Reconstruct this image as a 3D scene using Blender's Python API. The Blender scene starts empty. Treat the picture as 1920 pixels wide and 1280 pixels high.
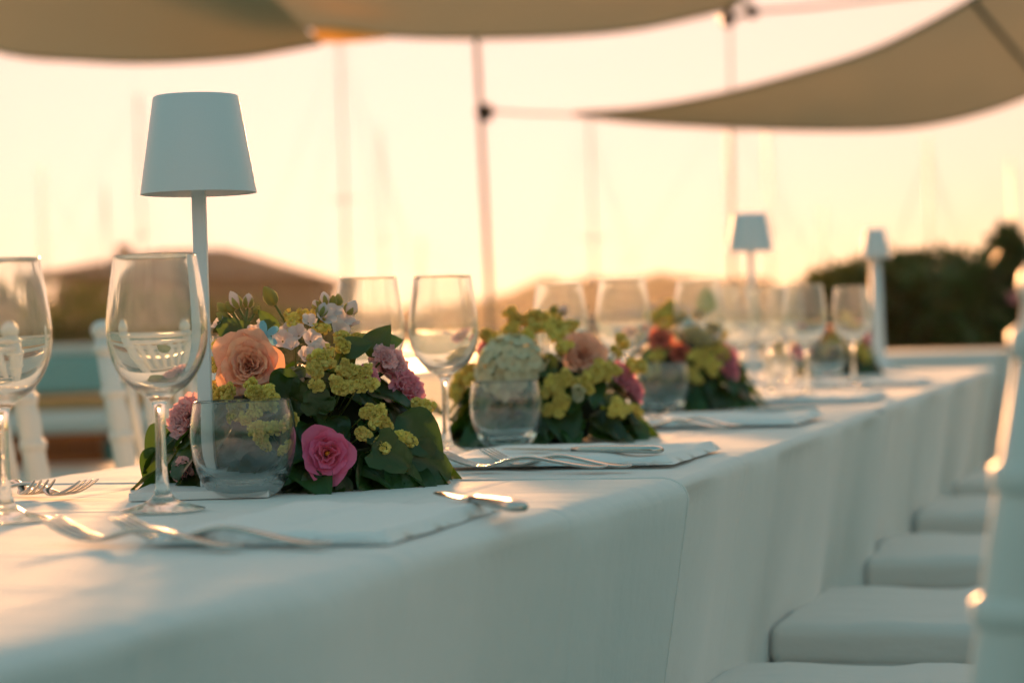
import bpy, bmesh, math, random
from mathutils import Vector, Matrix, noise
random.seed(7)
sc = bpy.context.scene
R = math.radians

# ------------------------------------------------------------------ camera
FPX, TH, ROLL, PITCH = 4267.0, math.atan(1230/4267), 0.030, -math.atan(28/4267)
TZ = 0.75                                   # table top height
CAMZ = TZ + 0.152
fw = Vector((-math.sin(TH)*math.cos(PITCH), math.cos(TH)*math.cos(PITCH), math.sin(PITCH)))
r0 = fw.cross(Vector((0, 0, 1))).normalized(); u0 = r0.cross(fw)
rt = r0*math.cos(ROLL) - u0*math.sin(ROLL); up = u0*math.cos(ROLL) + r0*math.sin(ROLL)
CAM = Vector((0, 0, CAMZ))
cd = bpy.data.cameras.new('camera'); cam = bpy.data.objects.new('camera', cd)
sc.collection.objects.link(cam); sc.camera = cam
cam.matrix_world = Matrix(((rt.x, up.x, -fw.x, 0), (rt.y, up.y, -fw.y, 0), (rt.z, up.z, -fw.z, CAMZ), (0, 0, 0, 1)))
cd.sensor_width = 36; cd.lens = FPX/1920*36; cd.clip_start = 0.05; cd.clip_end = 6000
cd.dof.use_dof = True; cd.dof.focus_distance = 2.19; cd.dof.aperture_fstop = 4.6

def ray(px, py): return fw + rt*((px-960)/FPX) - up*((py-640)/FPX)
def on(px, py, z=TZ):                        # point of a level surface
    d = ray(px, py); return CAM + d*((z-CAMZ)/d.z)
def at(px, py, D): return CAM + ray(px, py)*D    # point at a distance
def onx(px, py, X):
    d = ray(px, py); return CAM + d*(X/d.x)

# ------------------------------------------------------------------ light
SUN_EL, SUN_AZ = R(7.2), TH + math.atan(290/4267)    # azimuth west of +Y
sundir = Vector((-math.sin(SUN_AZ)*math.cos(SUN_EL), math.cos(SUN_AZ)*math.cos(SUN_EL), math.sin(SUN_EL)))
w = bpy.data.worlds.new('World'); sc.world = w; w.use_nodes = True
nt = w.node_tree; bg = nt.nodes['Background']
sky = nt.nodes.new('ShaderNodeTexSky'); sky.sky_type = 'NISHITA'; sky.sun_disc = False
sky.sun_elevation = SUN_EL; sky.sun_rotation = -SUN_AZ
sky.altitude = 0; sky.air_density = 1.0; sky.dust_density = 4.0; sky.ozone_density = 1.0
SKY = 0.13
def vm(op, a, b):
    n = nt.nodes.new('ShaderNodeVectorMath'); n.operation = op
    for i, x in enumerate((a, b)):
        if isinstance(x, tuple): n.inputs[i].default_value = x
        else: nt.links.new(x, n.inputs[i])
    return n.outputs[0]
EXPO = 2.08
lum = vm('MULTIPLY', sky.outputs[0], tuple(SKY*2**EXPO*c for c in (.3, .6, .1)))
dot = nt.nodes.new('ShaderNodeVectorMath'); dot.operation = 'DOT_PRODUCT'; nt.links.new(lum, dot.inputs[0]); dot.inputs[1].default_value = (1, 1, 1)
fr = nt.nodes.new('ShaderNodeMapRange'); fr.interpolation_type = 'SMOOTHSTEP'; fr.inputs[1].default_value = .5; fr.inputs[2].default_value = 2.4
nt.links.new(dot.outputs['Value'], fr.inputs[0])
tm = nt.nodes.new('ShaderNodeMix'); tm.data_type = 'RGBA'; nt.links.new(fr.outputs[0], tm.inputs[0])
tm.inputs[6].default_value = (.56, 1.30, 1.24, 1); tm.inputs[7].default_value = (4.2, 1.45, .85, 1)   # cool open sky, warm glow round the sun
raw = vm('MULTIPLY', sky.outputs[0], tm.outputs[2])
lim = tuple(c/(SKY*2**EXPO) for c in (1.34, .90, .76))      # film-like shoulder of the bright sky
soft = vm('DIVIDE', raw, vm('ADD', vm('DIVIDE', raw, lim), (1, 1, 1)))
nt.links.new(soft, bg.inputs[0])
bg.inputs[1].default_value = SKY
sl = bpy.data.lights.new('sun', 'SUN'); sun = bpy.data.objects.new('sun', sl); sc.collection.objects.link(sun)
sl.energy = 2.6; sl.angle = R(6.0); sl.color = (1.0, 0.45, 0.17)
sun.rotation_euler = (-sundir).to_track_quat('-Z', 'Y').to_euler()
sun.location = (0, 0, 20)
sc.view_settings.view_transform = 'Standard'; sc.view_settings.look = 'None'
sc.view_settings.exposure = EXPO; sc.view_settings.gamma = 1.0; sc.view_settings.use_curve_mapping = False
sc.cycles.max_bounces = 14; sc.cycles.transmission_bounces = 12; sc.cycles.transparent_max_bounces = 12
sc.cycles.diffuse_bounces = 4; sc.cycles.glossy_bounces = 6
sc.cycles.sample_clamp_indirect = 12
sc.cycles.use_denoising = True

# ------------------------------------------------------------------ helpers
def link(o): sc.collection.objects.link(o); return o
def tag(o, label=None, cat=None, group=None, kind=None):
    if label: o['label'] = label
    if cat: o['category'] = cat
    if group: o['group'] = group
    if kind: o['kind'] = kind
    return o
def empty(name, loc=(0, 0, 0), rz=0, parent=None):
    o = bpy.data.objects.new(name, None); o.empty_display_size = .05
    o.location = loc; o.rotation_euler = (0, 0, rz); link(o)
    if parent: o.parent = parent
    return o
def thing(name, label, cat, loc=(0, 0, 0), rz=0, group=None):
    return tag(empty(name, loc, rz), label, cat, group)
def mobj(name, me, mat=None, parent=None, loc=None, rot=None, M=None):
    o = bpy.data.objects.new(name, me)
    if mat and not me.materials: me.materials.append(mat)
    link(o)
    if parent: o.parent = parent
    if M is not None: o.matrix_local = M
    else:
        if loc is not None: o.location = loc
        if rot is not None: o.rotation_euler = rot
    return o
def copy_tree(o, parent=None):
    c = o.copy(); link(c); c.parent = parent
    for ch in list(o.children): copy_tree(ch, c)
    return c

class MB:
    def __init__(s): s.v = []; s.f = []
    def add(s, vs, fs, M=None):
        n = len(s.v)
        s.v += [(M @ Vector(p)) if M is not None else Vector(p) for p in vs]
        s.f += [tuple(n+i for i in f) for f in fs]; return s
    def grid(s, pts, M=None, closed=False):          # pts[i][j]
        nu, nv = len(pts), len(pts[0]); vs = [p for row in pts for p in row]; fs = []
        for i in range(nu-1):
            for j in range(nv if closed else nv-1):
                k = (j+1) % nv
                fs.append((i*nv+j, (i+1)*nv+j, (i+1)*nv+k, i*nv+k))
        return s.add(vs, fs, M)
    def box(s, a, b, M=None):
        x0, y0, z0 = a; x1, y1, z1 = b
        vs = [(x0,y0,z0),(x1,y0,z0),(x1,y1,z0),(x0,y1,z0),(x0,y0,z1),(x1,y0,z1),(x1,y1,z1),(x0,y1,z1)]
        return s.add(vs, [(0,3,2,1),(4,5,6,7),(0,1,5,4),(1,2,6,5),(2,3,7,6),(3,0,4,7)], M)
    def tube(s, pts, rads, n=8, M=None, cap=True):
        pts = [Vector(p) for p in pts]
        if not isinstance(rads, (list, tuple)): rads = [rads]*len(pts)
        rows = []; ref = None
        for i, p in enumerate(pts):
            d = (pts[min(i+1, len(pts)-1)] - pts[max(i-1, 0)]).normalized()
            if ref is None: ref = Vector((0, 0, 1)) if abs(d.z) < .9 else Vector((1, 0, 0))
            a = d.cross(ref).normalized(); b = a.cross(d).normalized(); ref = b
            rows.append([p + (a*math.cos(2*math.pi*k/n) + b*math.sin(2*math.pi*k/n))*rads[i] for k in range(n)])
        k0 = len(s.v); s.grid(rows, M, closed=True)
        if cap:
            s.f.append(tuple(k0+k for k in range(n))); m = k0+(len(pts)-1)*n
            s.f.append(tuple(m+k for k in reversed(range(n))))
        return s
    def lathe(s, prof, n=32, M=None):
        rows = [[(r*math.cos(2*math.pi*k/n), r*math.sin(2*math.pi*k/n), z) for k in range(n)] for r, z in prof]
        return s.grid(rows, M, closed=True)
    def ball(s, c, r, nu=6, nv=8, M=None):
        c = Vector(c); r = r if isinstance(r, (tuple, list)) else (r, r, r)
        rows = []
        for i in range(nu+1):
            t = math.pi*i/nu
            rows.append([c + Vector((r[0]*math.sin(t)*math.cos(2*math.pi*k/nv), r[1]*math.sin(t)*math.sin(2*math.pi*k/nv), r[2]*math.cos(t))) for k in range(nv)])
        return s.grid(rows, M, closed=True)
    def mesh(s, name='m', mat=None, smooth=True):
        me = bpy.data.meshes.new(name); me.from_pydata([tuple(p) for p in s.v], [], s.f)
        bm = bmesh.new(); bm.from_mesh(me)
        bmesh.ops.remove_doubles(bm, verts=bm.verts, dist=1e-6)
        bmesh.ops.recalc_face_normals(bm, faces=bm.faces)
        bm.to_mesh(me); bm.free()
        if smooth: me.polygons.foreach_set('use_smooth', [True]*len(me.polygons))
        if mat: me.materials.append(mat)
        return me
    def build(s, name, mat, parent=None, smooth=True, M=None, bevel=0):
        o = mobj(name, s.mesh(name, mat, smooth), None, parent, M=M)
        if bevel:
            b = o.modifiers.new('b', 'BEVEL'); b.width = bevel; b.segments = 3; b.limit_method = 'ANGLE'; b.angle_limit = R(35)
            o.data.polygons.foreach_set('use_smooth', [True]*len(o.data.polygons))
            wn = o.modifiers.new('w', 'WEIGHTED_NORMAL'); wn.keep_sharp = True
        return o
def frame_z(pos, n, roll=0.0, s=1.0):          # matrix whose +Z looks along n
    q = Vector(n).normalized().to_track_quat('Z', 'Y')
    return Matrix.Translation(pos) @ q.to_matrix().to_4x4() @ Matrix.Rotation(roll, 4, 'Z') @ Matrix.Scale(s, 4)

# ------------------------------------------------------------------ materials
def nodes(name):
    m = bpy.data.materials.new(name); m.use_nodes = True; t = m.node_tree
    return m, t, t.nodes, t.links, t.nodes['Principled BSDF']
def mat(name, col, rough=.6, metal=0, var=.12, vs=8, bump=0, bs=60, spec=.5, sheen=0, rand=0, coat=0):
    m, t, N, L, p = nodes(name)
    p.inputs['Roughness'].default_value = rough; p.inputs['Metallic'].default_value = metal
    p.inputs['Specular IOR Level'].default_value = spec
    if sheen: p.inputs['Sheen Weight'].default_value = sheen
    if coat: p.inputs['Coat Weight'].default_value = coat
    tc = N.new('ShaderNodeTexCoord'); nz = N.new('ShaderNodeTexNoise'); nz.inputs['Scale'].default_value = vs; nz.inputs['Detail'].default_value = 5
    L.new(tc.outputs['Object'], nz.inputs['Vector'])
    mr = N.new('ShaderNodeMapRange'); mr.inputs[3].default_value = 1-var; mr.inputs[4].default_value = 1+var
    L.new(nz.outputs[0], mr.inputs[0])
    mx = N.new('ShaderNodeVectorMath'); mx.operation = 'SCALE'; mx.inputs[0].default_value = col[:3]
    L.new(mr.outputs[0], mx.inputs['Scale'])
    out = mx.outputs[0]
    if rand:
        oi = N.new('ShaderNodeObjectInfo'); hs = N.new('ShaderNodeHueSaturation')
        m1 = N.new('ShaderNodeMapRange'); m1.inputs[3].default_value = 1-rand; m1.inputs[4].default_value = 1+rand
        m2 = N.new('ShaderNodeMapRange'); m2.inputs[3].default_value = .5-rand*.06; m2.inputs[4].default_value = .5+rand*.06
        L.new(oi.outputs['Random'], m1.inputs[0]); L.new(oi.outputs['Random'], m2.inputs[0])
        L.new(m1.outputs[0], hs.inputs['Value']); L.new(m2.outputs[0], hs.inputs['Hue']); L.new(out, hs.inputs['Color']); out = hs.outputs[0]
    L.new(out, p.inputs['Base Color'])
    if bump:
        nb = N.new('ShaderNodeTexNoise'); nb.inputs['Scale'].default_value = bs; nb.inputs['Detail'].default_value = 6
        L.new(tc.outputs['Object'], nb.inputs['Vector'])
        b = N.new('ShaderNodeBump'); b.inputs['Strength'].default_value = bump; b.inputs['Distance'].default_value = .002
        L.new(nb.outputs[0], b.inputs['Height']); L.new(b.outputs[0], p.inputs['Normal'])
    m['col'] = out.node.name
    return m
def translucent(m, col, fac):                    # add light passing through petals, leaves, cloth
    t = m.node_tree; N, L = t.nodes, t.links; p = N['Principled BSDF']; o = N['Material Output']
    tr = N.new('ShaderNodeBsdfTranslucent'); tr.inputs[0].default_value = (*col, 1)
    mx = N.new('ShaderNodeMixShader'); mx.inputs[0].default_value = fac
    L.new(p.outputs[0], mx.inputs[1]); L.new(tr.outputs[0], mx.inputs[2]); L.new(mx.outputs[0], o.inputs['Surface'])
    return m
def cloth_mat(name, col, weave=900, fold=14, bump=.25):
    m, t, N, L, p = nodes(name)
    p.inputs['Roughness'].default_value = .85; p.inputs['Specular IOR Level'].default_value = .2
    p.inputs['Sheen Weight'].default_value = .25
    tc = N.new('ShaderNodeTexCoord')
    nz = N.new('ShaderNodeTexNoise'); nz.inputs['Scale'].default_value = 2.2; nz.inputs['Detail'].default_value = 4
    L.new(tc.outputs['Object'], nz.inputs[0])
    cr = N.new('ShaderNodeValToRGB'); cr.color_ramp.elements[0].color = (*[c*.93 for c in col], 1); cr.color_ramp.elements[1].color = (*col, 1)
    L.new(nz.outputs[0], cr.inputs[0]); L.new(cr.outputs[0], p.inputs['Base Color'])
    wv = N.new('ShaderNodeTexNoise'); wv.inputs['Scale'].default_value = weave; wv.inputs['Detail'].default_value = 2
    cs = N.new('ShaderNodeTexNoise'); cs.inputs['Scale'].default_value = fold; cs.inputs['Detail'].default_value = 6; cs.inputs['Roughness'].default_value = .6
    mp = N.new('ShaderNodeMapping'); mp.inputs['Scale'].default_value = (.55, 1.6, 1)
    L.new(tc.outputs['Object'], wv.inputs[0]); L.new(tc.outputs['Object'], mp.inputs[0]); L.new(mp.outputs[0], cs.inputs[0])
    b1 = N.new('ShaderNodeBump'); b1.inputs['Strength'].default_value = bump; b1.inputs['Distance'].default_value = .0006
    b2 = N.new('ShaderNodeBump'); b2.inputs['Strength'].default_value = .6; b2.inputs['Distance'].default_value = .007
    L.new(wv.outputs[0], b1.inputs['Height']); L.new(cs.outputs[0], b2.inputs['Height']); L.new(b1.outputs[0], b2.inputs['Normal'])
    last = b2
    for dr, sc_, ph in (('X', .83, 1.0), ('Y', .90, 2.2)):      # ironed fold creases
        w_ = N.new('ShaderNodeTexWave'); w_.wave_type = 'BANDS'; w_.bands_direction = dr; w_.inputs['Scale'].default_value = sc_; w_.inputs['Distortion'].default_value = .12; w_.inputs['Phase Offset'].default_value = ph
        L.new(tc.outputs['Object'], w_.inputs[0]); r_ = N.new('ShaderNodeMapRange'); r_.inputs[1].default_value = .985; r_.inputs[2].default_value = 1.0
        L.new(w_.outputs['Fac'], r_.inputs[0]); b3 = N.new('ShaderNodeBump'); b3.inputs['Strength'].default_value = .55; b3.inputs['Distance'].default_value = .003
        L.new(r_.outputs[0], b3.inputs['Height']); L.new(last.outputs[0], b3.inputs['Normal']); last = b3
    L.new(last.outputs[0], p.inputs['Normal'])
    return m
def glass_mat(name, dust_veil=.05, tint=(.97, .985, .975)):
    m = bpy.data.materials.new(name); m.use_nodes = True; t = m.node_tree; N, L = t.nodes, t.links
    N.remove(N['Principled BSDF']); o = N['Material Output']
    g = N.new('ShaderNodeBsdfGlass'); g.inputs['Color'].default_value = (*tint, 1); g.inputs['Roughness'].default_value = 0.0; g.inputs['IOR'].default_value = 1.47
    d = N.new('ShaderNodeBsdfTranslucent'); d.inputs[0].default_value = (.9, .9, .88, 1)  # dust film; its pale tone also stands in for light veiling the bowls
    d2 = N.new('ShaderNodeBsdfDiffuse'); d2.inputs[0].default_value = (.9, .9, .88, 1)
    md = N.new('ShaderNodeMixShader'); md.inputs[0].default_value = .4; L.new(d.outputs[0], md.inputs[1]); L.new(d2.outputs[0], md.inputs[2])
    tc = N.new('ShaderNodeTexCoord'); nz = N.new('ShaderNodeTexNoise'); nz.inputs['Scale'].default_value = 90; nz.inputs['Detail'].default_value = 8
    L.new(tc.outputs['Object'], nz.inputs[0])
    mr = N.new('ShaderNodeMapRange'); mr.inputs[1].default_value = .35; mr.inputs[2].default_value = .75; mr.inputs[3].default_value = dust_veil*.5; mr.inputs[4].default_value = dust_veil*1.6
    L.new(nz.outputs[0], mr.inputs[0])
    mx = N.new('ShaderNodeMixShader'); L.new(mr.outputs[0], mx.inputs[0]); L.new(g.outputs[0], mx.inputs[1]); L.new(md.outputs[0], mx.inputs[2])
    L.new(mx.outputs[0], o.inputs['Surface'])
    return m

M_CLOTH = cloth_mat('white_table_linen', (.78, .79, .78))
M_NAPKIN = cloth_mat('napkin_linen', (.86, .87, .87), fold=40)
M_CUSH = cloth_mat('cushion_cloth', (.74, .75, .73), fold=20)
M_CHAIR = mat('white_resin_chair', (.72, .73, .70), .45, var=.05, bump=.1)
M_LAMP = mat('white_lamp_enamel', (.74, .76, .77), .42, var=.02, bump=.12, bs=700)
M_LAMPIN = mat('lamp_diffuser', (.6, .52, .44), .5, var=.02)
M_GLASS = glass_mat('clear_glass', .06)
M_GLASST = glass_mat('tumbler_glass', .025, (.98, .992, .988))
M_STEEL = mat('brushed_steel', (.62, .60, .57), .22, 1.0, var=.08, vs=40)
M_LEAFS = [translucent(mat('dark_leaf', (.022, .058, .012), .33, var=.4, vs=30, rand=.4, bump=.4, bs=140), (.14, .30, .02), .16),
           translucent(mat('green_leaf', (.040, .085, .018), .4, var=.3, vs=30, rand=.35, bump=.3, bs=140), (.20, .34, .03), .22)]
M_STEM = translucent(mat('green_stem', (.11, .16, .04), .5, var=.2), (.3, .4, .06), .15)
M_STAT = translucent(mat('yellow_green_statice', (.82, .70, .20), .8, var=.2, vs=120, rand=.12), (.9, .75, .2), .25)
def petal_mat(name, col, tr, f=.35): return translucent(mat(name, col, .6, var=.12, vs=50, rand=.14, bump=.25, bs=220, spec=.25, sheen=.3), tr, f)
M_PEACH = petal_mat('peach_petal', (.95, .54, .38), (1, .56, .32), .30)
M_SALMON = petal_mat('salmon_petal', (.68, .22, .16), (.9, .3, .15))
M_PINK = petal_mat('pale_pink_petal', (.90, .52, .54), (1, .60, .60))
M_MAG = petal_mat('magenta_petal', (.84, .19, .38), (1, .26, .44))
M_ROSE = petal_mat('rose_pink_petal', (.84, .33, .43), (1, .42, .50))
M_WHITE = petal_mat('white_petal', (.72, .61, .60), (.9, .80, .70), .3)
M_CREAM = petal_mat('cream_green_petal', (.64, .58, .42), (.80, .75, .4), .3)
M_BLUE = petal_mat('sky_blue_petal', (.18, .48, .62), (.3, .65, .75), .25)
M_BUD = petal_mat('bud_sepal', (.22, .27, .08), (.7, .62, .2), .4)
M_YEL = mat('yellow_stamen', (.65, .38, .03), .6)
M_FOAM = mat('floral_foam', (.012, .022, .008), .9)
M_SAIL = translucent(mat('beige_sail_canvas', (.46, .40, .30), .9, var=.07, vs=1.2, bump=.3, bs=160), (.58, .48, .32), .30)
M_SEAM = mat('sail_seam_webbing', (.16, .13, .09), .9)
M_ROPE = mat('cream_rope', (.45, .38, .28), .8, bump=.4, bs=300)
M_POST = mat('weathered_post', (.30, .30, .24), .6, var=.2)
M_METAL = mat('dark_fitting', (.05, .04, .035), .4, .6)
M_QUAY = mat('quay_paving', (.05, .24, .24), .95, var=.2, vs=1.2, bump=.5, bs=20, spec=.08)  # paving tinted teal so its bounce cools the shaded cloth sides
M_BOAT = mat('white_boat_hull', (.70, .68, .63), .35, var=.05)
M_MAST = mat('mast_alloy', (.45, .42, .38), .35, .5)
M_FURL = mat('furled_sail_cloth', (.30, .28, .26), .85)
M_WALL = mat('ochre_house_wall', (.20, .14, .09), .9, var=.2, vs=1.5)
M_ROOF = mat('brown_roof_tiles', (.10, .06, .035), .85, var=.3, vs=3)
M_WIN = mat('dark_window_pane', (.04, .04, .045), .15)
M_SHRUB = translucent(mat('shrub_leaf', (.035, .060, .015), .55, var=.6, vs=5, rand=.2), (.22, .26, .03), .2)
M_SHRUBD = translucent(mat('dark_shrub_leaf', (.055, .13, .045), .38, var=.75, vs=3, rand=.2), (.16, .26, .03), .08)
M_BRANCH = mat('branch_bark', (.07, .05, .035), .9)
M_HILL = mat('far_woodland', (.045, .055, .025), 1, var=.4, vs=.08)
M_TEAL = cloth_mat('teal_cushion', (.25, .48, .48))
M_WOOD = mat('golden_teak', (.45, .27, .10), .5, var=.25, vs=6)
M_BROWN = mat('brown_crate_wood', (.10, .045, .015), .7, var=.3, vs=10)
M_BLUEP = mat('blue_plastic', (.01, .16, .28), .4)

# ------------------------------------------------------------------ setting
q = MB(); q.box((-90, -25, -1.2), (60, 42, 0)).build('quay_ground', M_QUAY, smooth=False)['kind'] = 'structure'
m, t, N, L, p = nodes('sea_water'); p.inputs['Base Color'].default_value = (.10, .12, .11, 1); p.inputs['Roughness'].default_value = .9; p.inputs['Specular IOR Level'].default_value = .08
tc = N.new('ShaderNodeTexCoord'); nz = N.new('ShaderNodeTexNoise'); nz.inputs['Scale'].default_value = .8; nz.inputs['Detail'].default_value = 6
L.new(tc.outputs['Object'], nz.inputs[0]); b = N.new('ShaderNodeBump'); b.inputs['Strength'].default_value = .6; b.inputs['Distance'].default_value = .3
L.new(nz.outputs[0], b.inputs['Height']); L.new(b.outputs[0], p.inputs['Normal'])
q = MB(); q.grid([[(x, y, -1.0) for x in (-4500, -1000, -200, 0, 200, 1000, 4500)] for y in (-4500, -500, 0, 500, 1500, 4500)])
q.build('sea_water', m, smooth=False)['kind'] = 'structure'

# wooded shore across the water, as one ridge of terrain with a lumpy top
prof = [(-200, 560), (300, 565), (620, 575), (700, 580), (860, 570), (960, 548), (1000, 528), (1030, 518), (1060, 532), (1100, 520), (1180, 524), (1240, 512), (1300, 520), (1350, 526), (1400, 518), (1445, 524), (1480, 545), (1560, 555), (1700, 560), (2100, 560), (2600, 570)]
rows = [[], [], [], []]
for k in range(len(prof)-1):
    (xa, ya), (xb, yb) = prof[k], prof[k+1]
    n = max(3, int((xb-xa)/12))
    for i in range(n):
        f = i/n; px = xa+(xb-xa)*f; py = ya+(yb-ya)*f + 5*noise.noise(Vector((px*.06, 1.3, 0))) + 3*noise.noise(Vector((px*.2, 4, 0)))
        top = at(px, py, 380); d = Vector((fw.x, fw.y, 0)).normalized()
        rows[0].append(Vector((top.x, top.y, -1.2)) - d*8); rows[1].append(Vector((top.x, top.y, top.z*.6)) - d*6); rows[2].append(top)
        rows[3].append(Vector((top.x, top.y, -1.2)) + d*60)
MB().grid(rows).build('wooded_shore', M_HILL)['kind'] = 'structure'

# ---- lodge with hipped roof on the left
D = 75.0
def flat(v): return Vector((v.x, v.y, 0))
rr = Vector((rt.x, rt.y, 0)).normalized(); ff = Vector((fw.x, fw.y, 0)).normalized()
base = flat(at(365, 600, D))
lodge = thing('lodge', 'low brown house with broad hipped roof standing at the left across the water', 'house', (base.x, base.y, -1.0), math.atan2(rr.y, rr.x))
s = D/FPX
x0, x1, xr0, xr1 = (70-365)*s, (609-365)*s, (262-365)*s, (392-365)*s
zr = 1+.902+(629-456)*s; ze0 = 1+.902+(636-512)*s; ze1 = 1+.902+(622-517)*s
MB().box((x0+.5, .5, -.3), (x1-.3, 9.5, min(ze0, ze1)-.05)).build('wall', M_WALL, lodge, False)
q = MB(); e = ze0
q.add([(x0-.3, 0, e), (x1, 0, ze1), (x1, 10, ze1), (x0-.3, 10, e), (xr0, 5, zr), (xr1, 5, zr), (x0-.3, 0, e-.2), (x1, 0, ze1-.2), (x1, 10, ze1-.2), (x0-.3, 10, e-.2)],
      [(0,1,5,4), (1,2,5), (2,3,4,5), (3,0,4), (0,6,7,1), (1,7,8,2), (2,8,9,3), (3,9,6,0), (6,9,8,7)])
roof = q.build('roof', M_ROOF, lodge, False)
q = MB(); q.box((x0+1.6, 6.2, ze0+.2), (x0+2.1, 6.7, ze0+1.15)).build('chimney', M_WALL, roof, False)
for i in range(4):
    xx = x0+1.2+i*2.1
    wf = MB().box((xx, .42, 1.0), (xx+.9, .52, 2.1)).build('window', M_BOAT, lodge, False)
    MB().box((xx+.08, .40, 1.08), (xx+.82, .415, 2.02)).build('pane', M_WIN, wf, False)
pier = MB(); pier.box((x0-3, -1, -.5), (x1+3, 12, .25), Matrix.Translation((base.x, base.y, -1.0)) @ Matrix.Rotation(math.atan2(rr.y, rr.x), 4, 'Z'))
pier.build('pier_ground', M_QUAY, smooth=False)['kind'] = 'structure'

# ---- sailing boats: one hull, mast, boom and stays each
def sailboat(px, D, h, label, tilt=0.0):
    p0 = flat(at(px, 600, D))
    t = thing('sailboat', label, 'sailboat', (p0.x, p0.y, -1.0), random.uniform(0.6, 2.4), 'sailing boats moored beyond the quay')
    rows = []
    for i in range(9):
        f = i/8; x = -4.5+9*f; wd = 1.35*math.sin(math.pi*(.12+.88*f)**.9)**.7 if f < 1 else .02
        wd = max(wd, .03); zt = .75+.25*f*f
        rows.append([(x, -wd, zt), (x, -wd*.85, .25), (x, -wd*.3, -.35), (x, wd*.3, -.35), (x, wd*.85, .25), (x, wd, zt)])
    q = MB(); q.grid(rows, closed=True); q.f.append(tuple(range(6))); q.build('hull', M_BOAT, t)
    MB().box((-1.6, -.7, .7), (1.5, .7, 1.2)).build('cabin', M_BOAT, t, False, bevel=.12)
    mz = MB().tube([(.5, 0, .7), (.5+tilt*h, 0, h)], [.042, .028], 8).build('mast', M_MAST, t)
    MB().tube([(.5, -.5, h*.55), (.5, .5, h*.55)], .02, 6).build('spreader', M_MAST, mz)
    b = MB().tube([(.4, 0, 1.9), (-3.6, 0, 1.8)], .06, 6).build('boom', M_MAST, t)
    MB().tube([(.2, 0, 2.0), (-1.8, 0, 2.08), (-3.5, 0, 1.95)], [.16, .2, .1], 8).build('furled_sail', M_FURL, b)
    MB().tube([(4.4, 0, 1.0), (.5+tilt*h, 0, h*.97)], .008, 6).tube([(-4.3, 0, .8), (.5+tilt*h, 0, h*.98)], .006, 5).tube([(.3, 1.2, .8), (.5, 1.0, h*.55), (.5, 0, h*.9)], .006, 5).tube([(.3, -1.2, .8), (.5, -1.0, h*.55), (.5, 0, h*.9)], .006, 5).build('rigging', M_FURL, t)
for px, D, h, lab in [(628, 58, 9.6, 'sailboat whose tall mast rises just behind the right corner of the lodge'),
                      (240, 62, 8.6, 'sailboat whose mast rises left of the big table lamp'),
                      (196, 75, 7.0, 'sailboat with a short mast farthest left beyond the lodge'),
                      (770, 80, 5.2, 'small sailboat with short mast behind the second wine glass'),
                      (716, 90, 10.0, 'far sailboat whose faint mast shows between the lodge and canopy post'),
                      (1100, 66, 8.0, 'sailboat whose mast rises below the tip of the right sail'),
                      (1342, 56, 7.2, 'sailboat whose mast stands left of the middle distance lamp'),
                      (1442, 80, 9.2, 'sailboat whose faint mast shows just right of the middle lamp'),
                      (1525, 84, 6.0, 'small sailboat with short mast left of the hedge'),
                      (1736, 50, 5.8, 'sailboat whose mast rises behind the dark hedge'),
                      (1878, 70, 6.6, 'sailboat with mast at the far right behind the hedge'),
                      (60, 82, 8.2, 'far sailboat whose mast shows at the left edge of the view')]:
    sailboat(px, D, h, lab)

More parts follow.
